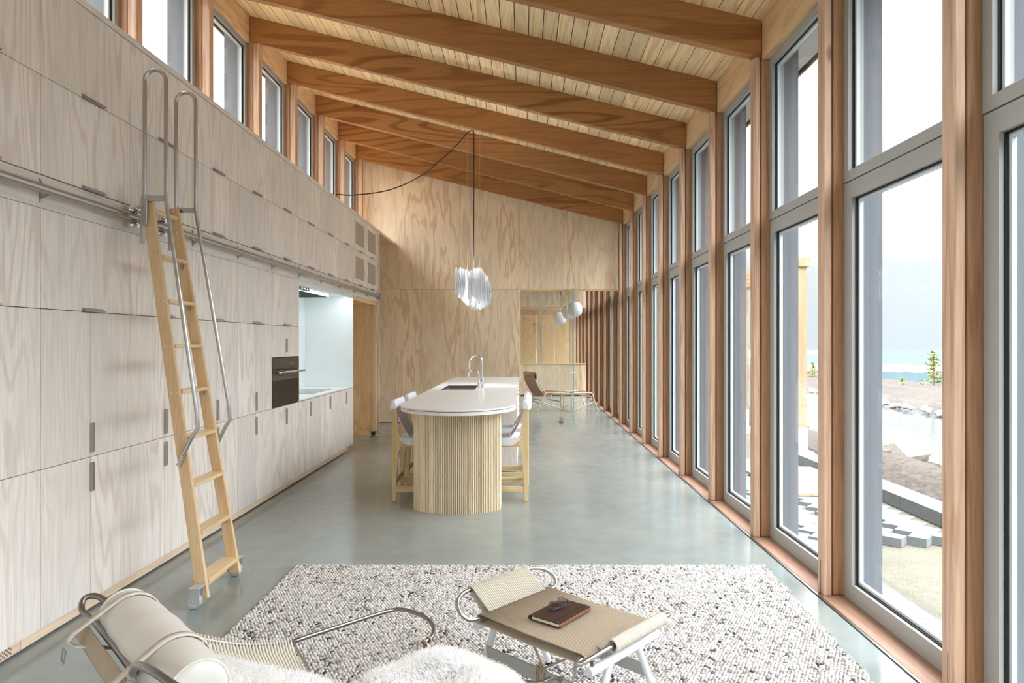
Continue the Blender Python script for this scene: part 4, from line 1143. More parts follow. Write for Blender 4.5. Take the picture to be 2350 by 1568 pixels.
# ================================================================ rope footstool
FSC = (0.155, 2.697, 0.0)
fs = thing('rope_footstool', 'rope-woven footstool with steel ears and white trestle legs', 'footstool', FSC, rot=math.atan2(-0.681, 0.733))
HL, HW, HZ = 0.275, 0.211, 0.378
def rope_part(name, paths, r, m, parent, n=5, smooth=0):
    mb = MB()
    for p in paths: mb.tube(p, r, n, smooth=smooth)
    return put(name, mb, m, parent, smooth=True, kind='stuff')
NR = 48
paths = []
for i in range(NR):
    y = -HW + 0.006 + (2 * HW - 0.012) * i / (NR - 1)
    p = [(-HL + 0.02, y, HZ), (0, y, HZ - 0.004), (HL - 0.02, y, HZ)]
    p += [(HL - 0.02 + 0.018 * math.sin(a), y, HZ - 0.018 + 0.018 * math.cos(a)) for a in (0.8, 1.57, 2.3)]
    p += [(HL - 0.02, y, HZ - 0.036), (0, y, HZ - 0.04), (-HL + 0.02, y, HZ - 0.036)]
    p += [(-HL + 0.02 - 0.018 * math.sin(a), y, HZ - 0.018 - 0.018 * math.cos(a)) for a in (0.8, 1.57, 2.3)]
    p.append((-HL + 0.02, y, HZ))
    paths.append(p)
rope_part('rope_seat', paths, 0.0037, 'rope_d', fs)
put('seat_bar', MB().tube([(-HL + 0.02, -HW - 0.005, HZ - 0.018), (-HL + 0.02, HW + 0.005, HZ - 0.018)], 0.012, 10), 'steel', fs, smooth='auto')
put('seat_bar', MB().tube([(HL - 0.02, -HW - 0.005, HZ - 0.018), (HL - 0.02, HW + 0.005, HZ - 0.018)], 0.012, 10), 'steel', fs, smooth='auto')
# raised end
BXE, BZE = -0.353, 0.442
paths = []
NB = 34
for i in range(NB):
    y = -0.165 + 0.33 * i / (NB - 1)
    p = [(-0.240, y, HZ + 0.004), (BXE + 0.02, y, BZE + 0.004)]
    p += [(BXE + 0.013 * math.cos(a), y, BZE + 0.013 * math.sin(a)) for a in (0.9, 1.6, 2.4, 3.2, 4.0)]
    p += [(-0.262, y, HZ - 0.02)]
    paths.append(p)
rope_part('rope_lip', paths, 0.0046, 'rope', fs)
def sym(pts): return pts + [(x, -y, z) for x, y, z in reversed(pts)]
put('steel_ear_frame', MB().tube(sym([(-0.257, -0.19, 0.362), (-0.257, -0.235, 0.364), (-0.262, -0.268, 0.375), (-0.288, -0.285, 0.400), (-0.322, -0.268, 0.425), (-0.345, -0.225, 0.438), (BXE, -0.175, BZE), (BXE, -0.08, BZE)]), 0.0083, 10, smooth=4), 'steel', fs, smooth=True)
# rolled front end
paths = []
for i in range(40):
    y = -0.125 + 0.325 * i / 39
    paths.append([(0.330 + 0.020 * math.cos(a), y, 0.402 + 0.022 * math.sin(a)) for a in np.linspace(-2.6, 2.9, 9)] + [(0.285, y, HZ + 0.002), (0.262, y, HZ + 0.002)])
rope_part('rope_roll', paths, 0.0047, 'rope', fs)
put('steel_ear_frame', MB().tube(sym([(0.258, -0.19, 0.362), (0.270, -0.24, 0.366), (0.296, -0.287, 0.38), (0.320, -0.270, 0.393), (0.330, -0.20, 0.401), (0.330, -0.10, 0.402)]), 0.0083, 10, smooth=4), 'steel', fs, smooth=True)
for s in (-1, 1):
    x = s * 0.293 if s > 0 else -0.272
    t_ = put('trestle_bar', MB().tube([(x, -0.215, 0.328), (x, 0.222, 0.328)], 0.0165, 14), 'wpaint', fs, smooth='auto')
    for sy in (-1, 1):
        lg = put('leg', MB().tube([(x, sy * 0.088, 0.324), (x + s * 0.004, sy * 0.238, RUGZ + 0.016)], 0.0135, 12), 'wpaint', fs, smooth='auto')
        put('foot_pad', MB().lathe([(0.016, 0), (0.016, 0.012), (0.013, 0.02)], (x + s * 0.004, sy * 0.24, RUGZ), n=12), 'black', lg, smooth='auto')
    for sy in (-0.195, 0.195):
        put('bracket', MB().box(x - 0.006, x + 0.006, sy - 0.003, sy + 0.003, 0.33, 0.362), 'steel_d', t_)
for sy in (-1, 1):
    put('stretcher', bx(-0.270, 0.290, sy * 0.155 - 0.004, sy * 0.155 + 0.004, 0.182, 0.232), 'gpaint', fs, bevel=0.001)
rope_part('rope_lashing', [[(0.005 + 0.012 * i, -0.155 + 0.012 * math.cos(a), 0.207 + 0.034 * math.sin(a)) for a in np.linspace(0, 2 * PI, 13)] for i in range(4)], 0.0046, 'rope_d', fs, 6)
rope_part('rope_tie', [[(0.03, -0.150, 0.235), (-0.09, -0.11, 0.34)], [(0.03, -0.150, 0.235), (0.20, -0.17, 0.345)], [(0.235, -0.20, 0.345), (0.215, -0.215, 0.24), (0.22, -0.21, 0.19)]], 0.0046, 'rope_d', fs, 6)

# ---------------------------------------------------------------- notebook and glasses on the footstool
ang = math.atan2(0.174, 0.135)
nb = thing('notebook', 'dark brown leather notebook with an elastic band on the footstool', 'notebook', (0.148, 2.70, HZ + 0.0055), rot=ang)
W2, D2 = 0.110, 0.071
put('back_cover', bx(-W2, W2, -D2, D2, 0.0, 0.0028), 'brownleather', nb, bevel=0.001)
put('pages', bx(-W2 + 0.003, W2 - 0.003, -D2 + 0.004, D2 - 0.005, 0.003, 0.0135), 'paper', nb)
put('inner_edge', bx(-W2, W2, -D2, -D2 + 0.004, 0.003, 0.010), 'rust', nb)
def cov(u, v):
    x = -W2 + 2 * W2 * u; y = -D2 + 2 * D2 * v
    return (x, y, 0.0155 + 0.002 * math.sin(PI * v) * math.sin(PI * u))
put('front_cover', MB().sheet(cov, 8, 8, 0.0028), 'brownleather', nb, smooth='auto')
put('spine', MB().tube([(-W2, D2 - 0.001, 0.008), (W2, D2 - 0.001, 0.008)], 0.0085, 10), 'brownleather', nb, smooth='auto')
put('elastic_band', bx(-W2 - 0.001, W2 + 0.001, -D2 + 0.026, -D2 + 0.032, 0.0170, 0.0188), 'black', nb)

gl = thing('eyeglasses', 'thin black-rimmed round eyeglasses lying on the brown notebook', 'glasses', (0.143, 2.728, HZ + 0.0325), rot=math.atan2(0.174, 0.135))
def lens_pts(cx_, s=1.0):
    return [(cx_ + 0.0245 * s * math.cos(a) * (1 + 0.05 * math.cos(2 * a)), 0.006 * 0 + 0.021 * s * math.sin(a) * 0.96, 0.002 + 0.016 * (0.021 * s * math.sin(a)) / 0.021) for a in np.linspace(0, 2 * PI, 24, endpoint=False)]
M['lens'] = glass('coated_lens', (0.72, 0.72, 0.92, 1), 1.8, 4.0)
for s in (-1, 1):
    rm = put('rim', MB().tube(lens_pts(s * 0.031), 0.0016, 6, closed=True), 'black', gl, smooth=True)
    P_ = lens_pts(s * 0.031, 0.96)
    put('lens', MB().add(P_ + [(x, y, z + 0.001) for x, y, z in P_], [tuple(range(23, -1, -1)), tuple(range(24, 48))]), 'lens', gl)
    put('temple', MB().tube([(s * 0.056, 0.008, 0.008), (s * 0.060, 0.004, 0.0045), (s * 0.052, -0.012, 0.001), (-s * 0.045, -0.018 + 0.004 * s, -0.004)], 0.0017, 6), 'black', gl, smooth=True)
put('bridge', MB().tube([(-0.008, 0.005, 0.008), (0, 0.008, 0.011), (0.008, 0.005, 0.008)], 0.0015, 6, smooth=3), 'black', gl, smooth=True)

# ================================================================ rope lounge chair in the foreground
lc = thing('rope_lounge_chair', 'low rope-woven steel lounge chair with a cream leather neck roll', 'chair', (-0.55, 2.0, 0.0))
wv, dv = Vector((0.75, -0.66, 0)), Vector((0.66, 0.75, 0))
Kf, Kn = Vector((-0.802, 2.375, 0.42)), Vector((-0.335, 1.965, 0.42))
Lf = Vector((-1.165, 1.935, 0.715)); Ln = Vector((-0.67, 1.325, 0.79))
Mf, Mn = Vector((-0.957, 2.092, 0.545)), Vector((-0.50, 1.66, 0.56))
def side_f(t): return Kf * (1 - t) * (1 - 2 * t) + Mf * 4 * t * (1 - t) + Lf * t * (2 * t - 1)
def side_n(t): return Kn * (1 - t) * (1 - 2 * t) + Mn * 4 * t * (1 - t) + Ln * t * (2 * t - 1)
back = [Kf, side_f(0.25), Mf, side_f(0.75), Lf.lerp(Mf, 0.08), Lf, Vector((-1.215, 1.945, 0.738)), Vector((-1.247, 1.940, 0.733)), Vector((-1.238, 1.915, 0.71)), Vector((-1.182, 1.872, 0.70)),
        Vector((-1.03, 1.715, 0.70)), Vector((-0.905, 1.580, 0.70)), Vector((-0.862, 1.505, 0.735)), Vector((-0.81, 1.435, 0.782)), Vector((-0.745, 1.372, 0.80)), Ln, Ln.lerp(Mn, 0.08), side_n(0.75), Mn, side_n(0.25), Kn]
put('back_frame', MB().tube(back, 0.0082, 12, smooth=5), 'steel_d', lc, smooth=True)
Ef = [Kf, Kf.lerp(Vector((-0.545, 2.81, 0.362)), 0.5), Vector((-0.560, 2.785, 0.363)), Vector((-0.50, 2.80, 0.366)), Vector((-0.435, 2.76, 0.366)), Vector((-0.375, 2.70, 0.364)), Vector((-0.345, 2.625, 0.360)), Vector((-0.345, 2.56, 0.354)), Vector((-0.365, 2.50, 0.350))]
front = Ef + [Vector((-0.20, 2.38, 0.345)), Vector((0.0, 2.245, 0.345)), Vector((0.055, 2.225, 0.352)), Vector((0.095, 2.235, 0.362)), Vector((0.122, 2.20, 0.372)), Vector((0.105, 2.13, 0.382)), Vector((0.0, 2.02, 0.40)), Kn]
put('seat_frame', MB().tube(front, 0.0078, 12, smooth=5), 'steel_d', lc, smooth=True)
put('cross_rod', MB().tube([Kf, Kf + wv * 0.08 + Vector((0, 0, -0.05)), Kf.lerp(Kn, 0.5) + Vector((0, 0, -0.16)), Kn + wv * -0.08 + Vector((0, 0, -0.05)), Kn], 0.005, 8, smooth=4), 'steel', lc, smooth=True)
paths = []
NRO = 46
for i in range(NRO):
    t = 0.02 + 0.86 * i / (NRO - 1)
    a, b = side_f(t), side_n(t * 0.75)
    p = [a + Vector((0, 0, -0.008)) - wv * 0.009, a - wv * 0.012, a + Vector((0, 0, 0.0125)) - wv * 0.002]
    for s in np.linspace(0.03, 0.97, 10):
        q = a.lerp(b, s); sag = 0.115 * (1 - (2 * s - 1) ** 4)
        p.append(q + Vector((0, 0, -sag)))
    p.append(b + Vector((0, 0, 0.009)) + wv * 0.004)
    paths.append(p)
rope_part('rope_back', paths, 0.0052, 'rope', lc, 6)
paths = []
for i in range(34):
    t = 0.03 + 0.92 * i / 33
    a = Vector((-0.56, 2.06, 0.34)).lerp(Vector((-0.365, 2.48, 0.35)), t)
    b = Kn.lerp(Vector((0.06, 2.20, 0.36)), t)
    paths.append([a] + [a.lerp(b, s) + Vector((0, 0, -0.075 * (1 - (2 * s - 1) ** 4))) for s in np.linspace(0.05, 0.95, 8)] + [b])
rope_part('rope_seat', paths, 0.0052, 'rope', lc, 6)
rope_part('rope_binding', [[Vector((-0.352, 2.545, 0.352)) + Vector((-0.013 * i, -0.028 * i, 0)) + Vector((0.010 * math.cos(a), -0.006 * math.cos(a), 0.011 * math.sin(a))) for a in np.linspace(0, 2 * PI, 9)] for i in range(3)], 0.004, 'rope_d', lc, 6)
# wrapped band behind the top bar
paths = []
A_, B_ = Vector((-1.195, 1.86, 0.665)), Vector((-0.90, 1.545, 0.665))
for i in range(60):
    c = A_.lerp(B_, i / 59)
    paths.append([c + Vector((0.0, 0.0, 0.035)), c + Vector((-0.012, -0.012, 0.0)), c + Vector((0.002, 0.002, -0.045))])
rope_part('rope_band', paths, 0.0036, 'rope_d', lc, 5)
put('band_bar', MB().tube([A_ + Vector((0.05, 0.05, 0.02)), B_ + Vector((0.05, 0.05, 0.02))], 0.012, 10), 'rope_d', lc, smooth='auto')
# neck roll
Cf, Cn = Vector((-1.119, 1.914, 0.705)), Vector((-0.697, 1.473, 0.705))
ax = (Cn - Cf).normalized(); Lc = (Cn - Cf).length
prof = [(0.020, 0.0), (0.050, 0.002), (0.063, 0.010), (0.065, 0.03)] + [(0.066 + 0.008 * math.sin(PI * t) + 0.0012 * math.sin(t * 31), Lc * t) for t in np.linspace(0.08, 0.92, 26)] + [(0.065, Lc - 0.03), (0.063, Lc - 0.010), (0.050, Lc - 0.002), (0.02, Lc)]
nr = put('neck_roll', MB().lathe(prof, Cf, ax, 36), 'cream', lc, smooth=True, label='cream leather neck roll')
u_ = ax.orthogonal().normalized(); v_ = ax.cross(u_)
for e_, in ((0.012,), (Lc - 0.012,)):
    put('piping', MB().tube([Cf + ax * e_ + (u_ * math.cos(a) + v_ * math.sin(a)) * 0.0645 for a in np.linspace(0, 2 * PI, 32, endpoint=False)], 0.0035, 6, closed=True), 'cream', nr, smooth=True)
perp = Vector((0, 0, 1)).cross(ax).normalized()        # points from the roll towards the back of the chair or away
if perp.dot(dv) > 0: perp = -perp
for t in (0.13, 0.74):
    c = Cf + ax * (Lc * t); r_ = 0.0665 + 0.008 * math.sin(PI * t) + 0.0018
    pts = []
    for a in np.linspace(-1.9, 2.2, 24):
        pts.append(c - perp * (r_ * math.cos(a)) + Vector((0, 0, r_ * math.sin(a))))
    bar_ = c + perp * 0.135 + Vector((0, 0, -0.012))
    loop = [bar_ + Vector((0, 0, -0.014))] + pts + [bar_ + Vector((0, 0, 0.014)), bar_ + perp * 0.013, bar_ + Vector((0, 0, -0.014))]
    v = []; hw = 0.013
    for q in loop: v += [q - ax * hw, q + ax * hw]
    n = len(loop)
    mb = MB().grid(lambda a, b: v[int(round(b * (n - 1))) * 2 + int(round(a))], 1, n - 1)
    o = put('strap', mb, 'strap', nr, smooth=True)
    md = o.modifiers.new('thick', 'SOLIDIFY'); md.thickness = 0.003
    put('buckle', MB().tube([bar_ + perp * 0.02 + Vector((0, 0, -0.02)) - ax * 0.016, bar_ + perp * 0.02 + Vector((0, 0, -0.02)) + ax * 0.016, bar_ + perp * 0.024 + Vector((0, 0, -0.05)) + ax * 0.016, bar_ + perp * 0.024 + Vector((0, 0, -0.05)) - ax * 0.016], 0.002, 6, closed=True), 'steel_d', o)
# legs of the chair
for a, b in (((-0.72, 2.30, 0.30), (-0.78, 2.42, RUGZ + 0.006)), ((-0.32, 2.0, 0.30), (-0.22, 1.86, RUGZ + 0.006)), ((-0.42, 2.46, 0.28), (-0.40, 2.60, RUGZ + 0.006)), ((0.0, 2.2, 0.28), (0.10, 2.09, RUGZ + 0.006))):
    lg = put('leg', MB().tube([a, b], 0.012, 10), 'wpaint', lc, smooth='auto')
    put('foot_pad', MB().lathe([(0.015, 0), (0.015, 0.012)], (b[0], b[1], RUGZ - 0.004), n=12), 'black', lg)

# ---------------------------------------------------------------- sheepskin draped over the seat
def sheepskin():
    ell = [((-0.262, 1.985), 0.270, 0.385), ((-0.78, 1.80), 0.20, 0.185), ((-0.52, 1.78), 0.32, 0.20)]
    def field(x, y):
        return max(1 - math.hypot((x - c[0]) / a, (y - c[1]) / b) for c, a, b in ell)
    def zs(x, y):
        f = max(0.0, field(x, y))
        base = 0.365 + 0.30 * max(0.0, min(1.0, (-(x + 0.45) * 0.66 - (y - 2.0) * 0.75) / 0.7 + 0.05)) 
        return base + 0.045 * min(1, f * 3.0) ** 0.5 + 0.014 * math.sin(x * 19 + 1.0) * math.sin(y * 17)
    st = 0.02
    xs = np.arange(-1.05, 0.06, st); ys = np.arange(1.45, 2.40, st)
    idx = {}; mb = MB()
    def vid(i, j):
        if (i, j) not in idx:
            idx[(i, j)] = len(mb.v); mb.v.append((xs[i], ys[j], zs(xs[i], ys[j])))
        return idx[(i, j)]
    for i in range(len(xs) - 1):
        for j in range(len(ys) - 1):
            if field(xs[i] + st / 2, ys[j] + st / 2) > 0.02:
                mb.f.append((vid(i, j), vid(i + 1, j), vid(i + 1, j + 1), vid(i, j + 1)))
    root = put('sheepskin', mb, 'furbase', None, smooth=True, label='fluffy white sheepskin draped over the rope lounge chair', cat='sheepskin')
    # wool: tens of thousands of thin curved strands in one mesh
    N = 62000
    P = []; 
    while len(P) < N:
        x = rng.uniform(-1.02, 0.03, 4000); y = rng.uniform(1.5, 2.37, 4000)
        for a, b in zip(x, y):
            if field(a, b) > 0.0 and len(P) < N: P.append((a, b))
    P = np.array(P)
    F_ = np.array([field(a, b) for a, b in P]); Z = np.array([zs(a, b) for a, b in P])
    e_ = 0.004
    gx = np.array([(field(a + e_, b) - field(a - e_, b)) for a, b in P]); gy = np.array([(field(a, b + e_) - field(a, b - e_)) for a, b in P])
    gl_ = np.hypot(gx, gy) + 1e-9
    edge = np.clip(1 - F_ * 4.5, 0, 1)
    swirl = np.sin(P[:, 0] * 9 + 2 * np.sin(P[:, 1] * 7)) * 2.2
    dx = -gx / gl_ * edge + 0.55 * np.cos(swirl) + rng.normal(0, 0.28, N)
    dy = -gy / gl_ * edge + 0.55 * np.sin(swirl) + rng.normal(0, 0.28, N)
    dz = 0.75 - 0.55 * edge + rng.normal(0, 0.12, N)
    D = np.stack([dx, dy, dz], 1); D /= np.linalg.norm(D, axis=1, keepdims=True)
    L = rng.uniform(0.032, 0.058, N)[:, None]
    B0 = np.column_stack([P, Z - 0.004])
    side = np.cross(D, rng.normal(0, 1, (N, 3))); side /= np.linalg.norm(side, axis=1, keepdims=True)
    wdt = 0.0011
    sag = np.array([0, 0, -1.0])
    rows = []
    for t, ww in ((0, 1.0), (0.4, 0.9), (0.75, 0.6), (1.0, 0.0)):
        c = B0 + D * L * t + sag * L * (0.28 * t * t)
        if ww > 0: rows += [c - side * wdt * ww, c + side * wdt * ww]
        else: rows += [c]
    V = np.stack(rows, 1).reshape(-1, 3)          # 7 verts per strand
    q = np.array([0, 1, 3, 2, 2, 3, 5, 4, 4, 5, 6])
    loops = (q[None] + (np.arange(N) * 7)[:, None]).reshape(-1)
    sizes = np.tile([4, 4, 3], N)
    me = bpy.data.meshes.new('wool')
    c0 = np.array(ORG[root])
    me.vertices.add(len(V)); me.vertices.foreach_set('co', (V - c0).reshape(-1).astype(np.float32))
    me.loops.add(len(loops)); me.loops.foreach_set('vertex_index', loops.astype(np.int32))
    me.polygons.add(len(sizes)); me.polygons.foreach_set('loop_start', np.concatenate([[0], np.cumsum(sizes)[:-1]]).astype(np.int32))
    me.update(calc_edges=True)
    me.materials.append(M['fur'])
    o = bpy.data.objects.new('wool', me); C.objects.link(o); o.parent = root; o['kind'] = 'stuff'
sheepskin()

# ================================================================ glass door and screen in the end wall
put('window_%d' % (NWIN2 + 1), bx(-0.045, 0.668, END_Y + 0.045, END_Y + 0.055, 0.006, 2.412), 'doorglass', label='fixed glass pane left of the open glass door', kind='structure')
gd = thing('glass_door', 'frameless green-edged glass door standing open in the plywood end wall', 'door', (0.69, END_Y + 0.03, 0))
Hd, Ed = Vector((0.685, END_Y + 0.03, 0)), Vector((0.873, 11.86, 0))
put('pane', MB().bar(Hd + Vector((0, 0, 1.212)), Ed + Vector((0, 0, 1.212)), 0.010, 2.40), 'doorglass', gd)
dd = (Ed - Hd).normalized()
put('edge_strip', MB().bar(Ed + Vector((0, 0, 1.212)), Ed + dd * 0.004 + Vector((0, 0, 1.212)), 0.0125, 2.40), 'teal', gd)
for z in (0.060, 2.365):
    put('patch_fitting', MB().bar(Hd - dd * 0.01 + Vector((0, 0, z)), Hd + dd * 0.10 + Vector((0, 0, z)), 0.034, 0.08), 'steel', gd, bevel=0.003)
put('floor_pivot', bx(0.655, 0.745, END_Y - 0.02, END_Y + 0.06, 0.0005, 0.018), 'tan', gd, bevel=0.002)
put('knob', MB().tube([Ed - dd * 0.05 + Vector((-0.035, -0.012, 0.935)), Ed - dd * 0.05 + Vector((0.045, 0.014, 0.935))], 0.011, 12), 'chrome', gd, smooth='auto')

# ---------------------------------------------------------------- opal globe pendants in the far room
def globe(x, y, z, r, label):
    t = thing('globe_pendant', label, 'lamp', (x, y, z), 'opal globe pendants beyond the glass door')
    pr = [(r * max(0.0, math.cos(a)) ** 0.72 * 1.0, r * 1.04 * math.copysign(abs(math.sin(a)) ** 0.9, math.sin(a))) for a in np.linspace(-PI / 2, PI / 2, 19)]
    put('opal_shade', MB().lathe(pr, (x, y, z), n=28), 'globe', t, smooth=True)
    put('cord', MB().tube([(x, y, z + r), (x, y, roof_z(x) - 0.003)], 0.002, 6), 'cable', t)
globe(1.13, 14.9, 2.19, 0.158, 'largest opal globe pendant, nearest the window wall')
globe(1.035, 15.6, 2.155, 0.150, 'middle opal globe pendant half hidden behind the nearest globe')
globe(0.87, 16.3, 2.04, 0.146, 'lowest opal globe pendant, left of the other two')

# ---------------------------------------------------------------- tan leather lounge chair and ottoman in the far room
def far_frame(parent, side_y, pts, m='paleframe', r=0.0135):
    return put('side_frame', MB().tube([(x, side_y, z) for x, z in pts], r, 10, smooth=0), m, parent, smooth='auto')
fc = thing('sling_lounge_chair', 'tan leather sling chair with pale wooden frame behind the glass door', 'chair', (0.40, 14.8, 0), rot=0.42)
CHW = 0.30
for s in (-1, 1):
    y = s * CHW
    put('side_frame', MB().tube([(-0.26, y, 0.0135), (-0.055, y, 0.385), (-0.04, y, 0.40), (0.34, y, 0.385), (0.372, y, 0.365), (0.378, y, 0.33), (0.378, y, 0.07), (0.365, y, 0.035), (0.33, y, 0.03), (-0.13, y, 0.20)], 0.0135, 10), 'paleframe', fc, smooth='auto')
    put('back_post', MB().tube([(-0.05, y, 0.39), (-0.245, y, 0.66), (-0.27, y, 0.82)], 0.0125, 10), 'paleframe', fc, smooth='auto')
put('front_rail', MB().tube([(0.30, -CHW, 0.20), (0.30, CHW, 0.20)], 0.014, 10), 'paleframe', fc, smooth='auto')
put('rear_rail', MB().tube([(-0.12, -CHW, 0.235), (-0.12, CHW, 0.235)], 0.014, 10), 'paleframe', fc, smooth='auto')
sp = [(-0.315, 0.83), (-0.285, 0.66), (-0.20, 0.50), (-0.09, 0.335), (0.0, 0.315), (0.10, 0.345), (0.22, 0.40), (0.36, 0.40)]
def slg(u, v):
    k = v * (len(sp) - 1); i = min(len(sp) - 2, int(k)); t = k - i
    p0, p1, p2, p3 = sp[max(0, i - 1)], sp[i], sp[i + 1], sp[min(len(sp) - 1, i + 2)]
    q = [0.5 * (2 * p1[a] + (p2[a] - p0[a]) * t + (2 * p0[a] - 5 * p1[a] + 4 * p2[a] - p3[a]) * t * t + (3 * p1[a] - p0[a] - 3 * p2[a] + p3[a]) * t ** 3) for a in (0, 1)]
    return (q[0], -CHW + 0.02 + (2 * CHW - 0.04) * u, q[1])
put('leather_sling', MB().sheet(slg, 6, 28, 0.006), 'tan', fc, smooth='auto')
put('head_pad', MB().sheet(lambda u, v: (-0.292 + 0.03 * v + 0.02 * math.sin(PI * v), -CHW + 0.025 + (2 * CHW - 0.05) * u, 0.835 - 0.15 * v), 4, 8, 0.03), 'tan', fc, smooth='auto')
fo = thing('sling_ottoman', 'tan leather sling ottoman beside the far lounge chair', 'ottoman', (1.16, 14.85, 0), rot=0.35)
for s in (-1, 1):
    y = s * CHW
    put('side_frame', MB().tube([(-0.25, y, 0.10), (-0.25, y, 0.36), (-0.225, y, 0.388), (0.19, y, 0.388), (0.235, y, 0.36), (0.345, y, 0.0135)], 0.0135, 10), 'paleframe', fo, smooth='auto')
    put('lower_brace', MB().tube([(-0.25, y, 0.11), (-0.24, y, 0.045), (-0.215, y, 0.02), (0.285, y, 0.20)], 0.0125, 10), 'paleframe', fo, smooth='auto')
put('cross_rail', MB().tube([(0.21, -CHW, 0.30), (0.21, CHW, 0.30)], 0.013, 10), 'paleframe', fo, smooth='auto')
put('leather_sling', MB().sheet(lambda u, v: (-0.235 + 0.43 * v, -CHW + 0.02 + (2 * CHW - 0.04) * u, 0.40 - 0.035 * math.sin(PI * v)), 6, 12, 0.006), 'tan', fo, smooth='auto')

# ================================================================ outdoors
GZ = -0.125
gr = MB()
# terrain: flat near the house, soil rise, pond basin and a drop beyond the far bank
def terr(x, y):
    z = GZ
    s = lambda a, b, t: max(0.0, min(1.0, (t - a) / (b - a))) ** 2 * (3 - 2 * max(0.0, min(1.0, (t - a) / (b - a))))
    d = x - 0.04 * (y - 8)
    z += 0.20 * s(3.85, 4.45, d) * (1 - s(4.6, 5.2, d))
    z -= 0.35 * s(4.6, 5.6, d) * (1 - s(9.6, 10.6, d))
    z += 0.10 * s(9.8, 11.5, d)
    z -= 14.0 * s(13.5, 45.0, d)
    return z
xs = list(np.linspace(1.99, 6, 28)) + list(np.linspace(6.5, 14, 14)) + list(np.linspace(16, 60, 12))
ys = list(np.linspace(-30, 0, 8)) + list(np.linspace(1.5, 30, 40)) + list(np.linspace(33, 90, 12))
v = [(x, y, terr(x, y) + (0.03 * math.sin(x * 5 + y * 3) * math.sin(y * 2.1) if 3.9 < x < 5.5 else 0)) for y in ys for x in xs]
n = len(xs)
f = [(j * n + i, j * n + i + 1, (j + 1) * n + i + 1, (j + 1) * n + i) for j in range(len(ys) - 1) for i in range(n - 1)]
fg, fs_ = [], []
for q in f:
    cx_ = sum(v[k][0] - 0.04 * (v[k][1] - 8) for k in q) / 4
    (fg if cx_ < 3.86 else fs_).append(q)
put('ground_gravel', MB().add(v, fg), 'gravel', kind='structure', label='pale crushed-stone ground outside the windows')
put('ground_soil', MB().add(v, fs_), 'soil', kind='structure', label='bare grey-brown soil bank around the pond', smooth=True)
put('ground_back', bx(-60, -3.2, -40, 90, GZ - 0.1, GZ), 'gravel', kind='structure', label='pale stone ground behind the house')
put('ground_front', bx(-3.2, 1.985, -40, ROOM_Y0 - 0.2, GZ - 0.1, GZ), 'gravel', kind='structure', label='pale stone ground before the glazed gable')
put('pond', MB().add([(4.9, -6, -0.33), (12.5, -6, -0.33), (12.5, 60, -0.33), (4.9, 60, -0.33)], [(0, 1, 2, 3)]), 'water', label='pale still pond ringed by white boulders', cat='pond', kind='stuff')

# paving
pv = thing('paving', 'grey herringbone paving beside the house', None, (3, 6, -0.06), kind='structure')
A = 0.275; Bw = 0.1375
p0 = None
c45 = math.cos(PI / 4)
random.seed(4)
def place(cx_, cy_, r, z):
    global p0
    if p0 is None:
        p0 = put('paver', bx(-A / 2 + 0.0015, A / 2 - 0.0015, -Bw / 2 + 0.0015, Bw / 2 - 0.0015, -0.07, 0.0), 'paver', pv, bevel=0.003)
        o = p0
    else: o = clone(p0, pv)
    o.location = Vector((cx_, cy_, z - 0.035)) - ORG[pv]
    o.rotation_euler = (0, 0, r)
    return o
cntp = 0
for i in range(-30, 31):
    for j in range(-30, 31):
        # herringbone: cells of 2x1 bricks in a rotated frame
        m_ = (i - j) % 4
        if m_ == 0: cxl, cyl, r = (i + 1.0), (j + 0.5), 0
        elif m_ == 2: cxl, cyl, r = (i + 0.5), (j + 1.0), PI / 2
        else: continue
        x = 3.11 + Bw * c45 * (cxl - cyl); y = 5.26 + 0.0 + Bw * c45 * (cxl + cyl)
        if not (2.32 < x < 3.50 and 5.30 < y < 9.0): continue
        if cntp > 290: continue
        place(x, y, r + PI / 4, -0.055 + random.uniform(-0.002, 0.002)); cntp += 1
kerb = None
for i in range(22):
    y = 3.6 + i * 0.32
    b_ = put('kerb_stone', bx(3.575, 3.84, y + 0.002, y + 0.318, -0.12, 0.005), 'paver', pv, bevel=0.004) if kerb is None else clone(kerb, pv, kerb.location + Vector((0, i * 0.32, 0)))
    if kerb is None: kerb = b_
row = None
for i in range(40):
    y = 1.8 + i * 0.2
    if row is None: row = put('edge_paver', bx(2.055, 2.30, y + 0.002, y + 0.198, -0.15, -0.075), 'paver', pv, bevel=0.003)
    else: clone(row, pv, row.location + Vector((0, i * 0.2, 0)))
put('plywood_sheet', bx(2.60, 3.45, 6.72, 8.20, -0.05, -0.028), 'timber_y', label='sheet of raw plywood lying on the paving outside', cat='board')

# boulders
def rock_mesh(seed, s):
    r_ = random.Random(seed)
    bm = bmesh.new(); bmesh.ops.create_icosphere(bm, subdivisions=2, radius=1.0)
    ph = [(Vector((r_.uniform(-1, 1), r_.uniform(-1, 1), r_.uniform(-1, 1))).normalized(), r_.uniform(0.55, 0.95)) for _ in range(9)]
    for v_ in bm.verts:
        d = v_.co.copy()
        for nrm, h in ph:
            k = d.dot(nrm)
            if k > h: d -= nrm * (k - h) * 0.85
        v_.co = Vector((d.x * s[0], d.y * s[1], d.z * s[2]))
    mb = MB(); bm.verts.index_update()
    mb.v = [tuple(v_.co) for v_ in bm.verts]; mb.f = [tuple(q.index for q in f_.verts) for f_ in bm.faces]
    bm.free(); me, c = mesh_of('boulder', mb); me.materials.append(M['rock']); return me
rm = [rock_mesh(i, (0.5, 0.42, 0.33)) for i in range(5)]
random.seed(12)
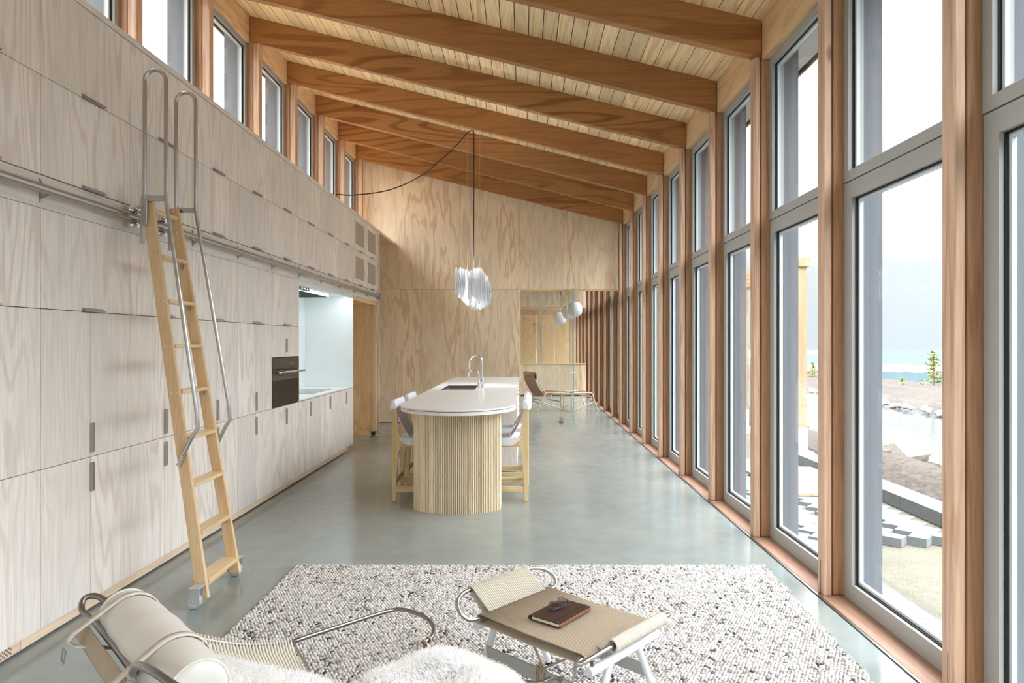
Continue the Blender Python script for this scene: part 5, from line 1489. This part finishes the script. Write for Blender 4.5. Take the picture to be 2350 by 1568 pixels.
def rock(x, y, z, s, label, group=None):
    o = bpy.data.objects.new('boulder', rm[random.randrange(5)]); C.objects.link(o)
    o.location = (x, y, z); o.rotation_euler = (random.uniform(-.3, .3), random.uniform(-.3, .3), random.uniform(0, 6)); o.scale = (s, s, s)
    ORG[o] = Vector(o.location); tag(o, label, 'rock', group)
near = [(4.95, 8.9, 0.06, 0.95, 'largest pale boulder on the near pond bank'), (5.2, 8.15, -0.02, 0.8, 'flat pale boulder just right of the largest one'), (5.1, 9.8, 0.0, 0.8, 'pale boulder behind the largest one on the near bank'), (4.8, 7.45, -0.02, 0.55, 'small pale boulder at the near end of the bank'), (5.75, 7.75, -0.2, 0.5, 'pale boulder half in the pond water'), (4.75, 10.8, 0.0, 0.6, 'pale boulder on the bank beside the timber frame'), (5.0, 11.8, -0.02, 0.7, 'pale boulder beyond the timber frame'), (5.1, 6.7, -0.05, 0.7, 'pale boulder behind the nearest fir post'), (5.2, 13.0, 0.0, 0.8, 'farthest pale boulder of the near bank')]
for a in near: rock(*a, group='boulders on the near pond bank')
for i in range(84):
    y = 9.0 + i * 0.255
    x = 9.75 + 0.04 * (y - 8) + random.uniform(-0.12, 0.12)
    rock(x, y, -0.27 + random.uniform(0, 0.06), random.uniform(0.17, 0.27), 'small white boulder in the row along the far pond shore', 'boulders lining the far pond shore')

# timber frame outside
pg = thing('timber_frame', 'raw cedar pergola frame standing on white steel post bases', 'pergola', (3.2, 10.7, GZ))
for x, y in ((3.80, 9.4), (3.86, 12.0), (3.86, 14.6)):
    p = put('post', bx(x - 0.075, x + 0.075, y - 0.075, y + 0.075, 0.27, 2.50), 'timber', pg, bevel=0.004)
    put('post_base', MB().box(x - 0.08, x + 0.08, y - 0.08, y + 0.08, -0.02, 0.29), 'wpaint', pg)
    put('base_plate', bx(x - 0.14, x + 0.14, y - 0.14, y + 0.14, GZ, -0.021), 'wpaint', pg)
put('beam', bx(3.755, 3.905, 9.30, 14.8, 2.50, 2.62), 'timber_y', pg)
for i in range(8):
    put('rafter', bx(2.36, 3.90, 9.75 + i * 0.6, 9.80 + i * 0.6, 2.36, 2.50), 'timber_y', pg)

# conifers and distance
random.seed(9)
def conifer(x, y, z, h, label):
    t = thing('young_conifer', label, 'tree', (x, y, z), 'young conifers beyond the pond')
    put('trunk', MB().tube([(x, y, z), (x + 0.02 * h, y, z + h * 0.6), (x, y, z + h)], [0.03 * h, 0.018 * h, 0.004 * h], 6), 'bark', t)
    mb = MB()
    for lv in range(17):
        q = lv / 16; zz = z + h * (0.12 + 0.86 * q); rr = h * 0.40 * (1 - q) ** 0.8 * random.uniform(0.7, 1.1) + 0.03 * h
        for b in range(5):
            a = random.uniform(0, 2 * PI); L = rr * random.uniform(0.6, 1.1)
            tip = Vector((x + L * math.cos(a), y + L * math.sin(a), zz + L * random.uniform(-0.12, 0.28)))
            base = Vector((x, y, zz))
            for k in range(9):
                c = base.lerp(tip, random.uniform(0.25, 1.0)); s = 0.05 * h * random.uniform(0.6, 1.3)
                d1 = Vector((random.uniform(-1, 1), random.uniform(-1, 1), random.uniform(-0.5, 0.6))).normalized() * s * 1.5
                d2 = Vector((random.uniform(-1, 1), random.uniform(-1, 1), random.uniform(-0.3, 0.3))).normalized() * s * 0.45
                o_ = len(mb.v); mb.v += [tuple(c - d2), tuple(c + d1), tuple(c + d2)]; mb.f.append((o_, o_ + 1, o_ + 2))
    put('needles', mb, 'needle', t, kind='stuff')
conifer(15.0, 25.0, -0.6, 1.75, 'tallest young conifer beyond the pond')
conifer(13.6, 24.5, -0.55, 0.75, 'small round conifer left of the tallest one')
conifer(12.9, 24.7, -0.55, 0.65, 'smallest conifer beside the grey window reveal')
conifer(12.7, 30.0, -0.6, 1.2, 'conifer seen past the timber frame')
conifer(16.6, 25.2, -0.6, 1.0, 'conifer hidden behind the nearest post')
def ridge(name, d0, base, drop, m, label):
    mb = MB(); n = 160; v = []
    for i in range(n + 1):
        a = math.radians(-5 + 90 * i / n)
        x, y = math.sin(a) * d0, math.cos(a) * d0
        h = CAM_H - drop(a) * max(0.05, math.cos(a)) * d0
        v += [(x, y, base), (x * 1.04, y * 1.04, h), (x * 1.5, y * 1.5, base)]
    f = [(i * 3 + k_, (i + 1) * 3 + k_, (i + 1) * 3 + k_ + 1, i * 3 + k_ + 1) for i in range(n) for k_ in range(2)]
    put(name, mb.add(v, f), m, kind='structure', label=label)
rr_ = random.Random(3)
jit = [rr_.uniform(-0.0016, 0.0016) for _ in range(400)]
ridge('forest_ridge', 260, -60, lambda a: 0.0455 + 0.0012 * math.sin(a * 9) + jit[int(a * 300) % 400], 'forest', 'haze-tinted conifer forest ridge below the horizon')
ridge('distant_hill', 1900, -160, lambda a: 0.0300 - 0.0190 * math.exp(-((a - 0.52) / 0.20) ** 2) + 0.001 * math.sin(a * 23), 'hill', 'hill across the water, tinted pale blue for haze')
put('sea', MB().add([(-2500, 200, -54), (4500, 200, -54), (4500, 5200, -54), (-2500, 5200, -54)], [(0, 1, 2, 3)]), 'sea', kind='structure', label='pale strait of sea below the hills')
